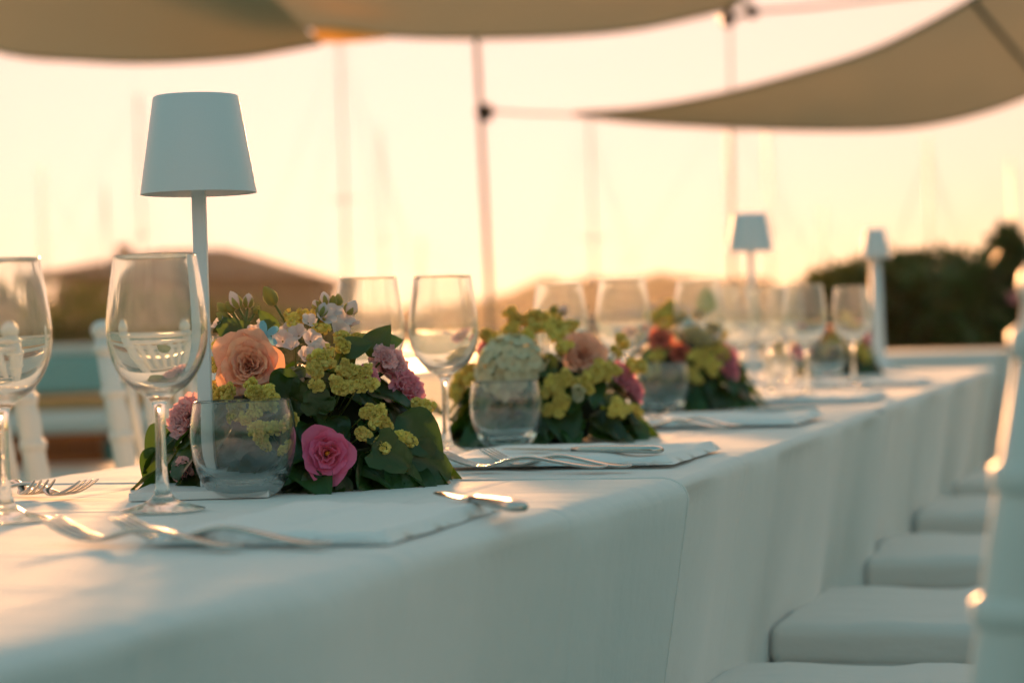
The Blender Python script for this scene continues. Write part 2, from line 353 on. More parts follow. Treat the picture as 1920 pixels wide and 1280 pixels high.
# ---- foliage builder: branches plus thousands of small leaves
def shrub(name, label, cat, pos, w_, d_, h, n, leaf, mt, group=None, flowers=0, spikes=()):
    t = thing(name, label, cat, pos, 0, group)
    rnd = random.Random(int(abs(pos[0])*100)+n)
    q = MB(); lumps = []
    for i in range(30):
        x, y = rnd.uniform(-.95, .95)*w_, rnd.uniform(-.7, .7)*d_
        z = h*rnd.uniform(.30, .88)*(1-.22*(x/w_)**2)
        lumps.append((Vector((x, y, z)), h*rnd.uniform(.09, .17)))
        q.tube([(x*.15, y*.15, 0), (x*.6, y*.6, z*.5), (x, y, z)], [.02, .012, .004], 5)
    for k in range(8):
        x = (-.9+1.8*k/7)*w_; lumps.append((Vector((x, rnd.uniform(-.4, .4)*d_, h*(.86+.05*rnd.random())*(1-.10*(x/w_)**2))), h*.10))
    for sx, sz in spikes:
        for k in range(4): lumps.append((Vector((sx+.02*k, -d_*.2, sz-.09*k)), .05+.035*k))
    q.build('branches', M_BRANCH, t)
    q = MB()
    for i in range(n):
        c, r = lumps[rnd.randrange(len(lumps))]
        u = Vector((rnd.gauss(0, 1), rnd.gauss(0, 1), rnd.gauss(0, 1))).normalized()*r*rnd.uniform(.55, 1.1)
        p_ = c+u
        p_ = Vector((p_.x*1.0, p_.y, max(.02, p_.z)))
        if rnd.random() < .35: p_ = Vector((rnd.uniform(-1, 1)*w_*.95, rnd.uniform(-1, 1)*d_, rnd.uniform(0.02, .7)*h))
        dd = (u.normalized()+Vector((rnd.gauss(0, .6), rnd.gauss(0, .6), rnd.gauss(.2, .5)))).normalized()
        s_ = dd.cross(Vector((rnd.gauss(0, 1), rnd.gauss(0, 1), rnd.gauss(0, 1)))).normalized()
        l = leaf*rnd.uniform(.7, 1.3)
        q.add([p_, p_+dd*l*.5+s_*l*.22, p_+dd*l, p_+dd*l*.5-s_*l*.22], [(0, 1, 2, 3)])
    me = bpy.data.meshes.new('foliage'); me.from_pydata([tuple(v) for v in q.v], [], q.f); me.materials.append(mt)
    mobj('foliage', me, None, t)['kind'] = 'stuff'
    for i in range(flowers):
        f = MB(); 
        for k in range(5):
            a = k*1.256; f.add([(0, 0, 0), (.025*math.cos(a-.4), .025*math.sin(a-.4), .008), (.034*math.cos(a), .034*math.sin(a), .012), (.025*math.cos(a+.4), .025*math.sin(a+.4), .008)], [(0, 1, 2, 3)])
        f.build('blossom', M_ROSE, t, M=frame_z(Vector((-.19+.16*i, -d_*1.05, (.78-.09*i)*h)), (0.2, -1, .3), 0, 1.3))
    return t
hp = [(1618, 12.8, .36, .45, 1.16, 6000, 'low shrub at the near left end of the dark hedge behind the third lamp', M_SHRUB, ()),
      (1712, 13.0, .42, .5, 1.27, 8000, 'tall dark shrub of the hedge just right of the third lamp', M_SHRUBD, ()),
      (1840, 13.0, .46, .5, 1.26, 8500, 'broad dark shrub in the middle of the hedge', M_SHRUBD, ((.16, 1.30),)),
      (1980, 12.6, .5, .5, 1.25, 6500, 'dark shrub with pink blossom at the right end of the hedge', M_SHRUBD, ()),
      (1560, 15, .34, .4, 1.08, 4000, 'small thin shrub standing left of the hedge', M_SHRUB, ())]
for px, D, w_, d_, h, n, lab, mt, sp in hp:
    p0 = flat(at(px, 600, D))
    shrub('hedge_shrub', lab, 'shrub', p0, w_*1.1, d_, h, n, .085, mt, 'shrubs of the hedge behind the far table', 3 if px > 1900 else 0, sp)
for px, D, w_, h, lab in [(60, 24, .75, 1.55, 'round bush at the left edge behind the white chairs'),
                          (165, 25, .6, 1.25, 'bush behind the white chair with the corner post'),
                          (275, 27, .8, 1.45, 'bush showing through the large wine glass'),
                          (420, 26, .7, 1.3, 'bush behind the stem of the big table lamp'),
                          (545, 28, .7, 1.2, 'low bush behind the top of the nearest bouquet')]:
    p0 = flat(at(px, 600, D)); shrub('garden_bush', lab, 'bush', p0, w_, .6, h, 3000, .10, M_SHRUB, 'bushes along the quay edge')

# ------------------------------------------------------------------ canopy
post = thing('canopy_post', 'tall slim wooden canopy post carrying the shade sails at centre', 'post', (0, 0, 0))
b0 = at(920, 575, 12); b1 = at(893, 60, 12)
foot = Vector((b0.x+.02, b0.y, 0)); head = b1 + Vector((0, 0, -.02))
post.location = foot
MB().tube([(0, 0, 0), head-foot], [.017, .015], 12).build('pole', M_POST, post)
MB().box((-.12, -.12, 0), (.12, .12, .02)).build('base_plate', M_METAL, post, False)
pr = at(908, 210, 12) - foot
MB().tube([pr+Vector((-.035, 0, 0)), pr+Vector((.05, -.02, 0))], .028, 8).tube([pr+Vector((0, 0, -.05)), pr+Vector((0, 0, .04))], .036, 10).build('bracket', M_METAL, post)
post2 = thing('canopy_post', 'far pale canopy post standing under the knotted corner of the left sails', 'post')
c1 = at(1369, 40, 14.5); c0 = at(1372, 590, 14.5)
post2.location = (c0.x, c0.y, 0)
MB().tube([(0, 0, 0), (c1.x-c0.x, c1.y-c0.y, c1.z+.05)], [.009, .008], 10).build('pole', M_ROPE, post2)
MB().box((-.1, -.1, 0), (.1, .1, .02)).build('base_plate', M_METAL, post2, False)

def catmull(P, n):
    out = []
    for i in range(len(P)-1):
        a, b, c, d = P[max(i-1, 0)], P[i], P[i+1], P[min(i+2, len(P)-1)]
        for k in range(n):
            t_ = k/n
            out.append(.5*((2*b)+(c-a)*t_+(2*a-5*b+4*c-d)*t_*t_+(3*b-a-3*c+d)*t_**3))
    out.append(P[-1]); return out
def resample(P, n):
    ln = [0]
    for i in range(1, len(P)): ln.append(ln[-1]+(P[i]-P[i-1]).length)
    out = []; j = 0
    for k in range(n):
        s_ = ln[-1]*k/(n-1)
        while j < len(P)-2 and ln[j+1] < s_: j += 1
        f = (s_-ln[j])/max(1e-9, ln[j+1]-ln[j]); out.append(P[j].lerp(P[j+1], min(1, f)))
    return out
def sail(label, far, near, sag, seam=None, hemr=.012):
    F_ = resample(catmull(far, 8), 40); N_ = resample(catmull(near, 8), 40)
    rows = []
    for i in range(20):
        f = i/19; rows.append([F_[j].lerp(N_[j], f) - Vector((0, 0, sag*math.sin(math.pi*f)*math.sin(math.pi*j/39))) + Vector((0, 0, .012*noise.noise(Vector((j*.35, f*2, 3))))) for j in range(40)])
    t = thing('shade_sail', label, 'shade sail', F_[0]); inv = Matrix.Translation(-F_[0])
    MB().grid(rows, inv).build('canvas', M_SAIL, t)
    MB().tube([p_ for p_ in F_], hemr, 6, inv).build('hem', M_SAIL, t)
    MB().tube([p_ for p_ in N_], hemr, 6, inv).build('hem', M_SAIL, t)
    if seam:
        q = MB()
        for (j0, j1, w0) in seam:
            pts = [rows[i][int(j0+(j1-j0)*i/19)].lerp(rows[i][int(j0+(j1-j0)*i/19)+1], (j0+(j1-j0)*i/19) % 1) for i in range(20)]
            q.tube([p_-Vector((0, 0, .006)) for p_ in pts], w0, 6, inv)
        q.build('seam', M_SEAM, t)
    return t
sail('large beige shade sail hanging over the upper left corner', [at(-260, 20, 12), at(0, 98, 12), at(140, 113, 12), at(280, 118, 12), at(450, 108, 12), at(560, 90, 12), at(604, 81, 12)],
     [at(-700, -900, 6.5), at(-350, -820, 6.6), at(0, -800, 6.8), at(120, -700, 7), at(200, -560, 7.4), at(260, -420, 8), at(300, -200, 9)], .05, None)
sail('beige shade sail crossing the top centre to the knotted corner', [at(330, -20, 12.8), at(480, 45, 12.7), at(590, 53, 12.6), at(700, 66, 12.6), at(830, 72, 12.6), at(960, 71, 12.6), at(1080, 66, 12.6), at(1200, 54, 12.6), at(1330, 26, 12.6), at(1383, 12, 12.6)],
     [at(200, -900, 7), at(400, -900, 7), at(600, -880, 7), at(700, -850, 7.2), at(800, -800, 7.4), at(900, -700, 7.8), at(1000, -600, 8.2), at(1150, -420, 9), at(1300, -200, 10.4), at(1400, -50, 12)], .05, [(6, 2, .014)])
sail('beige shade sail pointing to the post from the upper right', [at(1075, 215, 12), at(1200, 229, 12), at(1350, 238, 12), at(1500, 243, 12), at(1650, 242, 12), at(1750, 232, 12), at(1860, 205, 12), at(1960, 165, 12), at(2100, 90, 12)],
     [at(1078, 213, 11.95), at(1200, 204, 11.4), at(1340, 180, 10.8), at(1500, 139, 10.2), at(1650, 90, 9.7), at(1820, 2, 9), at(1950, -90, 8.6), at(2100, -220, 8.2), at(2300, -420, 7.8)], .03, [(33, 27, .012)])
def rope(name, label, pts, r, mt=M_ROPE, sagz=0.0):
    P = [Vector(p_) for p_ in pts]
    o = MB().tube([p_-P[0] for p_ in P], r, 6).build(name, mt); o.location = P[0]; tag(o, label, 'rope'); return o
rope('rope', 'cord tying the tip of the right sail to the post', [at(912, 208, 12), at(990, 213, 12), at(1080, 215, 12)], .008)
rope('rope', 'light stay line running from the knotted sail corner to the upper right', [at(1408, 22, 12.6), at(1520, 14, 12.6), at(1640, 0, 12.6), at(2000, -45, 12.8)], .012)
q = MB(); q.grid([[at(584, 55, 12.3), at(625, 52, 12.3), at(675, 57, 12.3), at(730, 68, 12.3)], [at(590, 70, 12.15), at(630, 70, 12.15), at(675, 69, 12.15), at(730, 71, 12.2)], [at(602, 81, 12.02), at(632, 82, 12.02), at(672, 79, 12.05), at(730, 73, 12.1)]])
c_ = at(584, 55, 12.3); q.v = [p_-c_ for p_ in q.v]
M_SUNGLOW = translucent(mat('sun_glow_canvas', (.60, .36, .14), .9, var=.05), (1, .52, .14), .85)  # orange put into an added patch for sunlight glowing through the sails
o = q.build('sun_glow_patch', M_SUNGLOW); o.location = c_; tag(o, 'small added orange patch standing in for sunlight glowing through where the two left sails overlap', 'sun glow patch')
kn = thing('rope_tensioner', 'dark metal shackle and pulley at the corner of the centre sail', 'fitting', at(1390, 25, 12.5)); kn.scale = (1.4, 1.4, 1.4)
MB().ball((-.055, 0, -.02), (.03, .03, .035), 6, 10).build('shackle', M_METAL, kn)
MB().ball((.045, 0, .0), (.028, .03, .026), 6, 10).build('pulley', M_METAL, kn)
MB().tube([(-.055, 0, 0), (-.03, 0, .05), (.01, 0, .05), (.045, 0, .01)], .016, 8).tube([(-.04, 0, -.02), (.04, 0, .0)], .012, 6).build('loop', M_ROPE, kn)

hz = MB(); hz.box((-420, -40, -3.2), (420, 520, 12)); HZ = hz.mesh('haze', None, False)
m = bpy.data.materials.new('air_haze'); m.use_nodes = True; t = m.node_tree; t.nodes.remove(t.nodes['Principled BSDF'])
v = t.nodes.new('ShaderNodeVolumePrincipled'); v.inputs['Color'].default_value = (.95, .90, .82, 1); v.inputs['Density'].default_value = .00016; v.inputs['Anisotropy'].default_value = .7
t.links.new(v.outputs[0], t.nodes['Material Output'].inputs['Volume'])
mobj('haze', HZ, m)['kind'] = 'stuff'

# ------------------------------------------------------------------ far lounge sofa and boxes at left
sb = flat(at(200, 600, 9.2))
sofa = thing('lounge_sofa', 'white lounge sofa with teal back cushion and teak arm rail behind the left chairs', 'sofa', sb, math.atan2(rr.y, rr.x)+.06)
MB().box((-.55, 0, .845), (.55, .10, .885)).build('top_rail', M_CHAIR, sofa, bevel=.01)
MB().box((-.53, -.05, .68), (.53, .09, .843)).build('back_cushion', M_TEAL, sofa, bevel=.03)
MB().box((-.55, -.10, .625), (.55, .07, .672)).build('teak_rail', M_WOOD, sofa, bevel=.008)
MB().box((-.55, -.55, .545), (.55, .07, .622)).build('seat_cushion', M_CUSH, sofa, bevel=.03)
for x in (-.52, .48):
    for y in (-.5, .0): MB().box((x, y, 0), (x+.04, y+.04, .544)).build('leg', M_CHAIR, sofa, False)
MB().box((-.55, -.56, .05), (.55, .06, .40)).build('base_panel', M_CHAIR, sofa, False, bevel=.01)
c = flat(at(118, 600, 9.6)); cr = thing('wooden_crate', 'dark brown wooden crate under the lounge sofa', 'crate', c, .1)
for z in (.0, .12, .24, .36, .46): MB().box((-.2, -.15, z), (.2, .15, z+.09)).build('slat', M_BROWN, cr, False)
c = flat(at(190, 600, 9.6)); bb = thing('storage_box', 'deep blue plastic storage box beside the brown crate under the sofa', 'box', c, .1)
MB().box((-.09, -.12, 0), (.09, .12, .44)).build('body', M_BLUEP, bb, bevel=.01); MB().box((-.10, -.13, .442), (.10, .13, .47)).build('lid', M_BLUEP, bb, bevel=.006)

# ------------------------------------------------------------------ table linen
XL, XR = -1.205, -.452
def xr(y):                                     # the right edge swings out a little towards the near end
    if y > 2.15: return XR
    f = (2.15-y)/1.15; return XR - .085*f**1.1
def xl(y): return XL + (.0 if y > 2.0 else -.03*(2.0-y))
def cloth(y0, y1, label, seed, lift=0.0, out=0.0, ny=None, endcap=True):
    ny = ny or int((y1-y0)/.014)
    rows = []; rn = random.Random(seed)
    ph = [rn.uniform(0, 6.28) for _ in range(8)]
    RAD = .015
    for i in range(ny+1):
        y = y0+(y1-y0)*i/ny; a, b = xl(y), xr(y)
        row = []
        edge = min(1, min(y-y0, y1-y)/.25)
        def side(x, sgn):
            pts = []
            for k in range(0, 37):
                z = TZ-RAD-(TZ-RAD-.015)*(k/36)**1.0; dn = (TZ-z)
                am = .0055+.030*min(1, dn/.5)
                wv = am*(math.sin(y*9.5+ph[0]+1.2*noise.noise(Vector((y*1.3, dn, seed))))*.6+math.sin(y*23+ph[1]+dn*1.5)*.25+math.sin(y*47+ph[2]+3*noise.noise(Vector((y*2, dn*.5, seed))))*.10+.8*noise.noise(Vector((y*4.2, dn*.9, seed+5))))
                inn = -.045*min(1, dn/.25)
                pts.append((x+sgn*(out+inn+wv), y + .01*noise.noise(Vector((y*3, dn*2, seed))) , z))
            return pts
        def top(x):
            u = (x-a)/(b-a)
            z = TZ+lift+.0016*noise.noise(Vector((x*3, y*3, seed)))+.0010*noise.noise(Vector((x*5, y*14, seed+2)))
            return (x, y, z)
        L_ = side(a, -1); R_ = side(b, 1)
        row += L_[::-1]
        for k in (1, 2, 3): an = k*math.pi/8; row.append((a+RAD*(1-math.cos(an))-out*(1-k/4), y, TZ+lift-RAD+RAD*math.sin(an)))
        for k in range(25): row.append(top(a+RAD+(b-a-2*RAD)*k/24))
        for k in (3, 2, 1): an = k*math.pi/8; row.append((b-RAD*(1-math.cos(an))+out*(1-k/4), y, TZ+lift-RAD+RAD*math.sin(an)))
        row += R_
        rows.append(row)
    q = MB(); q.grid(rows)
    if endcap:                                  # the short side hanging at the far end of the table
        a, b = xl(y1), xr(y1); rr_ = []
        for k in range(30):
            z = TZ-.001-(TZ-.016)*k/29; dn = TZ-z
            rr_.append([(a+(b-a)*j/50, y1+.004+min(dn, .02)*.6+(.002+.014*min(1, dn/.6))*(math.sin(j*.55+ph[3])+.5*math.sin(j*1.3+dn)), z) for j in range(51)])
        q.grid(rr_)
    hem_ = [Vector(p_) for p_ in rows[-1]]
    o = q.build('tablecloth', M_CLOTH)
    MB().tube(hem_, .0016, 5).build('hem', M_CLOTH, o)
    tag(o, label, 'tablecloth', 'white cloths on the long table')
    return o
cloth(.35, 2.13, 'near white tablecloth under the closest bouquet, its hem hanging in the foreground', 3, .0022, .009, endcap=False)
cloth(2.06, 3.80, 'middle white tablecloth between the front hem and the third place setting', 11, .0, .0, endcap=False)
cloth(3.74, 6.35, 'far white tablecloth at the end of the long table', 23, .0018, .003)

# far cross table
fl = on(1640, 651); 
ft0 = Vector((on(1640, 652).x-.6, 9.6, 0))
q = MB(); rn = random.Random(5); nx = 120; X0, X1, Y0, Y1 = -2.2, -.62, 8.9, 9.9
rows = []
for j in range(nx+1):
    x = X0+(X1-X0)*j/nx; col_ = []
    for k in range(16):
        z = .02+(TZ-.03)*k/15; dn = TZ-z; col_.append((x, Y0-(.004+.03*dn)*math.sin(x*16+1.5*noise.noise(Vector((x, dn, 0)))), z))
    col_ += [(x, Y0+.02, TZ)]+[(x, Y0+.02+(Y1-Y0-.04)*k/6, TZ+.001*noise.noise(Vector((x*3, k, 0)))) for k in range(1, 7)]
    col_ += [(x, Y1+(.004+.03*(TZ-z))*math.sin(x*15), z) for z in (TZ-.02, .5, .25, .02)]
    rows.append(col_)
q.grid(rows)
side_ = []
for k in range(8): 
    z = TZ-.001-(TZ-.02)*k/7; side_.append([(X1+.003+.02*(TZ-z)*(1+math.sin(j*.9)), Y0+(Y1-Y0)*j/20, z) for j in range(21)])
q.grid(side_)
tag(q.build('tablecloth', M_CLOTH), 'white cloth on the separate cross table beyond the far end, in front of the hedge', 'tablecloth', 'white cloths on the cross tables')

# ------------------------------------------------------------------ chairs
def chair_proto():
    t = empty('banquet_chair')                # origin at floor, seat centre; faces -X, back at +X
    W, Dp = .40, .40
    def ring(q, p_, r): q.lathe([(r*.6, -.012), (r, -.006), (r, .006), (r*.6, .012)], 14, Matrix.Translation(p_))
    for sy in (-1, 1):
        q = MB(); y = sy*W/2*.95
        pts = [(.20, y, 0), (.185, y, .25), (.18, y, .45), (.195, y, .60), (.222, y, .78), (.242, y, .905)]
        q.tube(pts, [.013, .016, .0185, .0185, .0175, .015], 14)
        for zc, xc in ((.47, .181), (.58, .192), (.66, .204), (.745, .216), (.815, .228), (.885, .239)): ring(q, (xc, y, zc), .0205)
        q.ball((.2435, y, .915), (.019, .019, .017), 8, 14)
        q.build('back_post', M_CHAIR, t)
        q = MB(); q.tube([(-.195, y, 0), (-.185, y, .42)], [.012, .017], 12)
        for zc in (.12, .30, .38): ring(q, (-.188, y, zc), .021)
        q.build('front_leg', M_CHAIR, t)
    MB().box((-.205, -.205, .415), (.19, .205, .447)).build('seat_frame', M_CHAIR, t, bevel=.008)
    q = MB(); q.box((-.212, -.212, .449), (.185, .212, .511))
    MB().box((-.207, -.207, .4475), (.186, .207, .4485)).build('seat_board', M_BROWN, t, False)
    o = q.build('cushion', M_CUSH, t); b = o.modifiers.new('b', 'BEVEL'); b.width = .022; b.segments = 5
    b2 = o.modifiers.new('s', 'SUBSURF'); b2.levels = 3; b2.render_levels = 3
    dt = bpy.data.textures.new('dents', 'CLOUDS'); dt.noise_scale = .11; dm = o.modifiers.new('d', 'DISPLACE'); dm.texture = dt; dm.strength = .012; dm.mid_level = .5; dm.texture_coords = 'LOCAL'
    MB().tube([(-.214, -.19, .4565), (-.214, .19, .4565)], .003, 6).tube([(-.19, -.214, .4565), (.17, -.214, .4565)], .003, 6).build('piping', M_CUSH, o)
    for z, x, r in ((.60, .195, .011), (.66, .204, .009), (.845, .232, .013), (.885, .238, .011)):
        MB().tube([(x, -W/2*.95, z), (x+.006, 0, z), (x, W/2*.95, z)], r, 10).build('rail', M_CHAIR, t)
    for k in range(5):
        y = -.12+.06*k
        MB().tube([(.205, y, .66), (.222, y, .76), (.236, y, .86)], [.008, .009, .008], 8).build('spindle', M_CHAIR, t)
    for z in (.16, .28):
        for a, b in (((-.19, -.19, z), (.185, -.19, z)), ((-.19, .19, z), (.185, .19, z)), ((-.19, -.19, z+.03), (-.19, .19, z+.03))):
            MB().tube([a, b], .009, 8).build('stretcher', M_CHAIR, t)
    return t
ch = chair_proto(); first = True
def place_chair(x, y, rz, label, group):
    global first
    o = ch if first else copy_tree(ch); first = False
    o.location = (x, y, 0); o.rotation_euler = (0, 0, rz); tag(o, label, 'chair', group)
G = 'white chairs along the right side of the table'
CX = XR-.012+.212-.035
for y, lab in ((2.385, 'nearest white chair whose cushion just enters the bottom edge of the view'),
               (3.115, 'white chair with the largest fully seen seat cushion, lower right'),
               (3.93, 'white chair second behind the large cushion on the right'),
               (4.76, 'white chair third in the receding row of seat cushions'),
               (5.60, 'farthest white chair beside the end of the long tablecloth')):
    place_chair(CX+random.uniform(-.008, .008), y, random.uniform(-.045, .045), lab, G)
pp = at(1880, 900, 1.19)
place_chair(pp.x-.226+.012, pp.y+.19, 0, 'white chair whose blurred back post fills the right edge of the view', G)
G = 'white chairs along the left side of the table'
place_chair(-1.43, 2.90, math.pi, 'white chair at the left edge seen behind the first wine glass', G)
place_chair(-1.40, 3.52, math.pi, 'white chair whose spindle back shows behind the large wine glass', G)

# ------------------------------------------------------------------ glassware
def wine_mesh():
    q = MB()
    out = [(0, 0), (.030, .0), (.0365, .0012), (.0365, .0022), (.028, .0042), (.012, .0085), (.0062, .016), (.0046, .03), (.0042, .06), (.0044, .082), (.0058, .093), (.012, .0985), (.022, .104), (.032, .114), (.0395, .129), (.0432, .146), (.0428, .162), (.0405, .180), (.0378, .198), (.0356, .212), (.03505, .2155), (.0348, .2170), (.0344, .2175)]
    inn = [(.0340, .2170), (.03415, .2155), (.0347, .212), (.0369, .198), (.0396, .180), (.0419, .162), (.0423, .146), (.0383, .1305), (.0307, .1165), (.0205, .1075), (.010, .1032), (0, .102)]
    q.lathe(out+inn, 48); return q.mesh('wine_glass', M_GLASS)
def tumbler_mesh():
    q = MB()
    out = [(0, .0), (.024, 0), (.028, .0015), (.034, .008), (.0405, .020), (.0448, .038), (.0462, .055), (.0448, .072), (.0426, .083), (.0420, .0858), (.0418, .0868), (.0412, .0872)]
    inn = [(.0406, .0868), (.0404, .0858), (.0410, .083), (.0432, .072), (.0446, .055), (.0432, .040), (.0385, .025), (.0300, .0145), (.018, .0105), (0, .0098)]
    q.lathe(out+inn, 48); return q.mesh('tumbler', M_GLASST)
for me_f in (0,): WM, TM = wine_mesh(), tumbler_mesh()
for me_ in (WM, TM): pass
def setglass(name, me, p_, label, cat, group, s=1.0, rz=0):
    o = mobj(name, me, None, None, loc=(p_.x, p_.y, TZ+.0035)); o.scale = (s, s, s*(.945 if name == 'tumbler' else 1)); o.rotation_euler = (random.uniform(-.006, .006), random.uniform(-.006, .006), rz)
    m_ = o.modifiers.new('s', 'SUBSURF'); m_.levels = 1; m_.render_levels = 2
    return tag(o, label, cat, group)
GW = 'wine glasses along the table'; GT = 'tumblers along the table'
for px, py, D, s, lab in [(12, 985, None, 1.0, 'wine glass cut by the left edge of the view'),
                       (306, 966, None, 1.005, 'large near wine glass standing in front of the big lamp'),
                       (838, 857, None, .97, 'wine glass standing right of the closest bouquet'),
                       (690, 0, 2.66, .97, 'wine glass rising behind the closest bouquet'),
                       (1175, 790, None, 1.0, 'wine glass in front of the third bouquet'),
                       (1050, 0, 3.4, .97, 'wine glass rising behind the second bouquet'),
                       (1310, 0, 3.85, 1.0, 'wine glass rising behind the third bouquet'),
                       (1385, 0, 4.2, .97, 'wine glass below the middle distance lamp'),
                       (1440, 0, 4.5, .97, 'wine glass right of the one below the middle lamp'),
                       (1508, 0, 4.25, .97, 'wine glass in front of the farthest bouquet'),
                       (1352, 0, 4.6, .97, 'wine glass half hidden between the third bouquet and the middle lamp'),
                       (1472, 0, 5.0, .97, 'faint wine glass behind the one in front of the farthest bouquet'),
                       (1596, 0, 4.75, .97, 'wine glass immediately left of the third lamp')]:
    p_ = on(px, py) if D is None else at(px, 560, D)
    setglass('wine_glass', WM, p_, lab, 'wine glass', GW, s)
for px, py, D, s, lab in [(460, 936, None, 1.07, 'tumbler standing in front of the closest bouquet'),
                       (952, 842, None, .99, 'tumbler standing in front of the second bouquet'),
                       (1243, 776, None, .99, 'tumbler standing in front of the third bouquet'),
                       (1465, 716, None, .9, 'tumbler beside the bright glints past the third bouquet'),
                       (1550, 710, None, 1.05, 'tumbler standing in front of the farthest bouquet')]:
    setglass('tumbler', TM, on(px, py), lab, 'tumbler', GT, s)

# ------------------------------------------------------------------ table lamps
def lamp(p_, label, H=.380, rb=.0555, rtp=.0405, sh=.093, sw=.0063, base=.055, rz=.0, thick=False):
    t = thing('table_lamp', label, 'table lamp', (p_.x, p_.y, TZ+.003), rz, 'white cordless lamps on the table')
    if thick: MB().lathe([(0, 0), (.042, 0), (.045, .004), (.045, .012), (.03, .02), (.02, .04), (.0175, .1), (.0150, H-sh), (0, H-sh)], 32).build('stem', M_LAMP, t)
    else:
        MB().box((-base, -base, 0), (base, base, .0075)).build('base', M_LAMP, t, bevel=.0008)
        MB().box((-sw, -sw, .0075), (sw, sw, H-sh*.4)).build('stem', M_LAMP, t, bevel=.0012)
    q = MB(); z0, z1 = H-sh, H; th = .0012
    q.lathe([(rb-th, z0), (rb, z0), (rtp+.0004, z1-.0015), (rtp-.001, z1), (0, z1), (0, z1-th), (rtp-th, z1-th-.0008), (rb-th, z0)], 64)
    o = q.build('lamp_shade', M_LAMP, t); m_ = o.modifiers.new('e', 'EDGE_SPLIT'); m_.split_angle = R(40)
    MB().lathe([(0, z0+.006), (rb-.006, z0+.006), (rb-.006, z0+.008), (0, z0+.008)], 48).build('light_diffuser', M_LAMPIN, t)
    return t
p_ = at(380, 600, 2.14); lamp(p_, 'large near white cordless lamp standing left of the closest bouquet', rz=TH, H=.374, base=.064, rb=.0545, rtp=.0398, sh=.0915)
p_ = at(1411, 600, 5.25); lamp(p_, 'middle distance white lamp above the wine glasses', rz=.2, H=.392, rb=.0525, rtp=.038, sh=.086)
p_ = at(1645, 600, 6.3); lamp(p_, 'small far lamp with thick stem in front of the hedge', H=.388, rb=.0385, rtp=.027, sh=.079, thick=True)

# ------------------------------------------------------------------ cutlery and napkins
def ribbon(q, prof, yo=0.0, taper=True):     # prof: (x, z, halfwidth, halfthickness, y)
    rows = []
    for x, z, hw, ht, *yy in prof:
        y = yo+(yy[0] if yy else 0)
        rows.append([(x, y-hw, z), (x, y-hw*.75, z+ht), (x, y, z+ht*1.15), (x, y+hw*.75, z+ht), (x, y+hw, z), (x, y+hw*.75, z-ht), (x, y, z-ht*1.15), (x, y-hw*.75, z-ht)])
    k0 = len(q.v); q.grid(rows, closed=True); q.f.append(tuple(range(k0, k0+8))); n = len(q.v); q.f.append(tuple(reversed(range(n-8, n))))
def fork_mesh():
    q = MB(); h = .0013
    for k in range(4):
        y = (-1.5+k)*.0066
        ribbon(q, [(0, .0185, .0008, .0005), (.004, .0168, .0014, .0010), (.016, .0112, .0017, h), (.030, .0066, .0019, h), (.042, .0042, .0022, h), (.046, .0036, .0028, h)], y)
    ribbon(q, [(.043, .0040, .0116, h), (.050, .0030, .0122, h), (.058, .0030, .0118, h), (.066, .0048, .0090, .0016), (.074, .0072, .0052, .0020), (.085, .0100, .0036, .0021), (.098, .0120, .0034, .0021), (.112, .0118, .0036, .0019), (.130, .0092, .0046, .0017), (.150, .0060, .0060, .0016), (.170, .0035, .0078, .0015), (.186, .0028, .0086, .0015), (.193, .0034, .0070, .0013), (.196, .0040, .003, .001)])
    me = q.mesh('fork', M_STEEL); return me
FM = fork_mesh()
def lay(name, me, a, b, label, cat, group, z=.0, L0=.196):
    d = b-a; o = mobj(name, me, None, None, loc=(a.x, a.y, TZ+.004+z)); o.rotation_euler = (0, 0, math.atan2(d.y, d.x))
    m_ = o.modifiers.new('s', 'SUBSURF'); m_.levels = 1; m_.render_levels = 1
    return tag(o, label, cat, group)
GF = 'forks of the place settings'
lay('fork', FM, on(92, 1024), on(545, 1047), 'blurred near fork with sunlit bowl, left of the large glass foot', 'fork', GF)
lay('fork', FM, on(222, 1024), on(690, 1042), 'blurred near fork lying along the closest napkin', 'fork', GF)
lay('fork', FM, on(829, 886), on(1150, 888), 'fork at the second setting with tines against the ivy leaf', 'fork', GF)
lay('fork', FM, on(911, 880), on(1240, 888), 'fork at the second setting beside the folded napkin', 'fork', GF)
lay('fork', FM, on(1180, 806), on(1420, 812), 'fork at the third setting beyond the third tumbler', 'fork', GF)
lay('fork', FM, on(1215, 803), on(1455, 809), 'fork at the third setting nearest its napkin', 'fork', GF)
lay('fork', FM, on(170, 944), on(-60, 930)+Vector((0, 0, 0)), 'fork with raised tines at left, fully in sunlight', 'fork', GF)
lay('fork', FM, on(86, 944), on(-120, 905), 'fork with raised tines at the left edge of the view', 'fork', GF)
for y, lab in ((4.02, 'fork at the fourth setting in the blurred distance'), (4.85, 'fork at the fifth setting in the far blur')):
    lay('fork', FM, Vector((-.74, y, 0)), Vector((-.56, y-.02, 0)), lab, 'fork', GF)
def knife(a, b, label, z=0.0, dark=False):
    d = b-a; a = b-d.normalized()*.226; t = thing('table_knife', label, 'knife', (a.x, a.y, TZ+.004+z), math.atan2(d.y, d.x), 'knives of the place settings')
    q = MB(); ribbon(q, [(0, .0022, .001, .0004), (.01, .0022, .006, .0005), (.04, .0022, .0095, .0007), (.09, .0022, .0095, .0009), (.105, .003, .006, .0015)]); q.build('blade', M_STEEL, t)
    q = MB(); ribbon(q, [(.104, .003, .004, .002), (.12, .0036, .005, .003), (.16, .0042, .0065, .0034), (.205, .0046, .0088, .0038), (.222, .0044, .0092, .0036), (.226, .0042, .0075, .002)]); q.build('handle', M_STEEL, t)
knife(on(790, 925, TZ+.010), on(974, 966, TZ+.010), 'knife with glinting handle end on the closest napkin', .008)
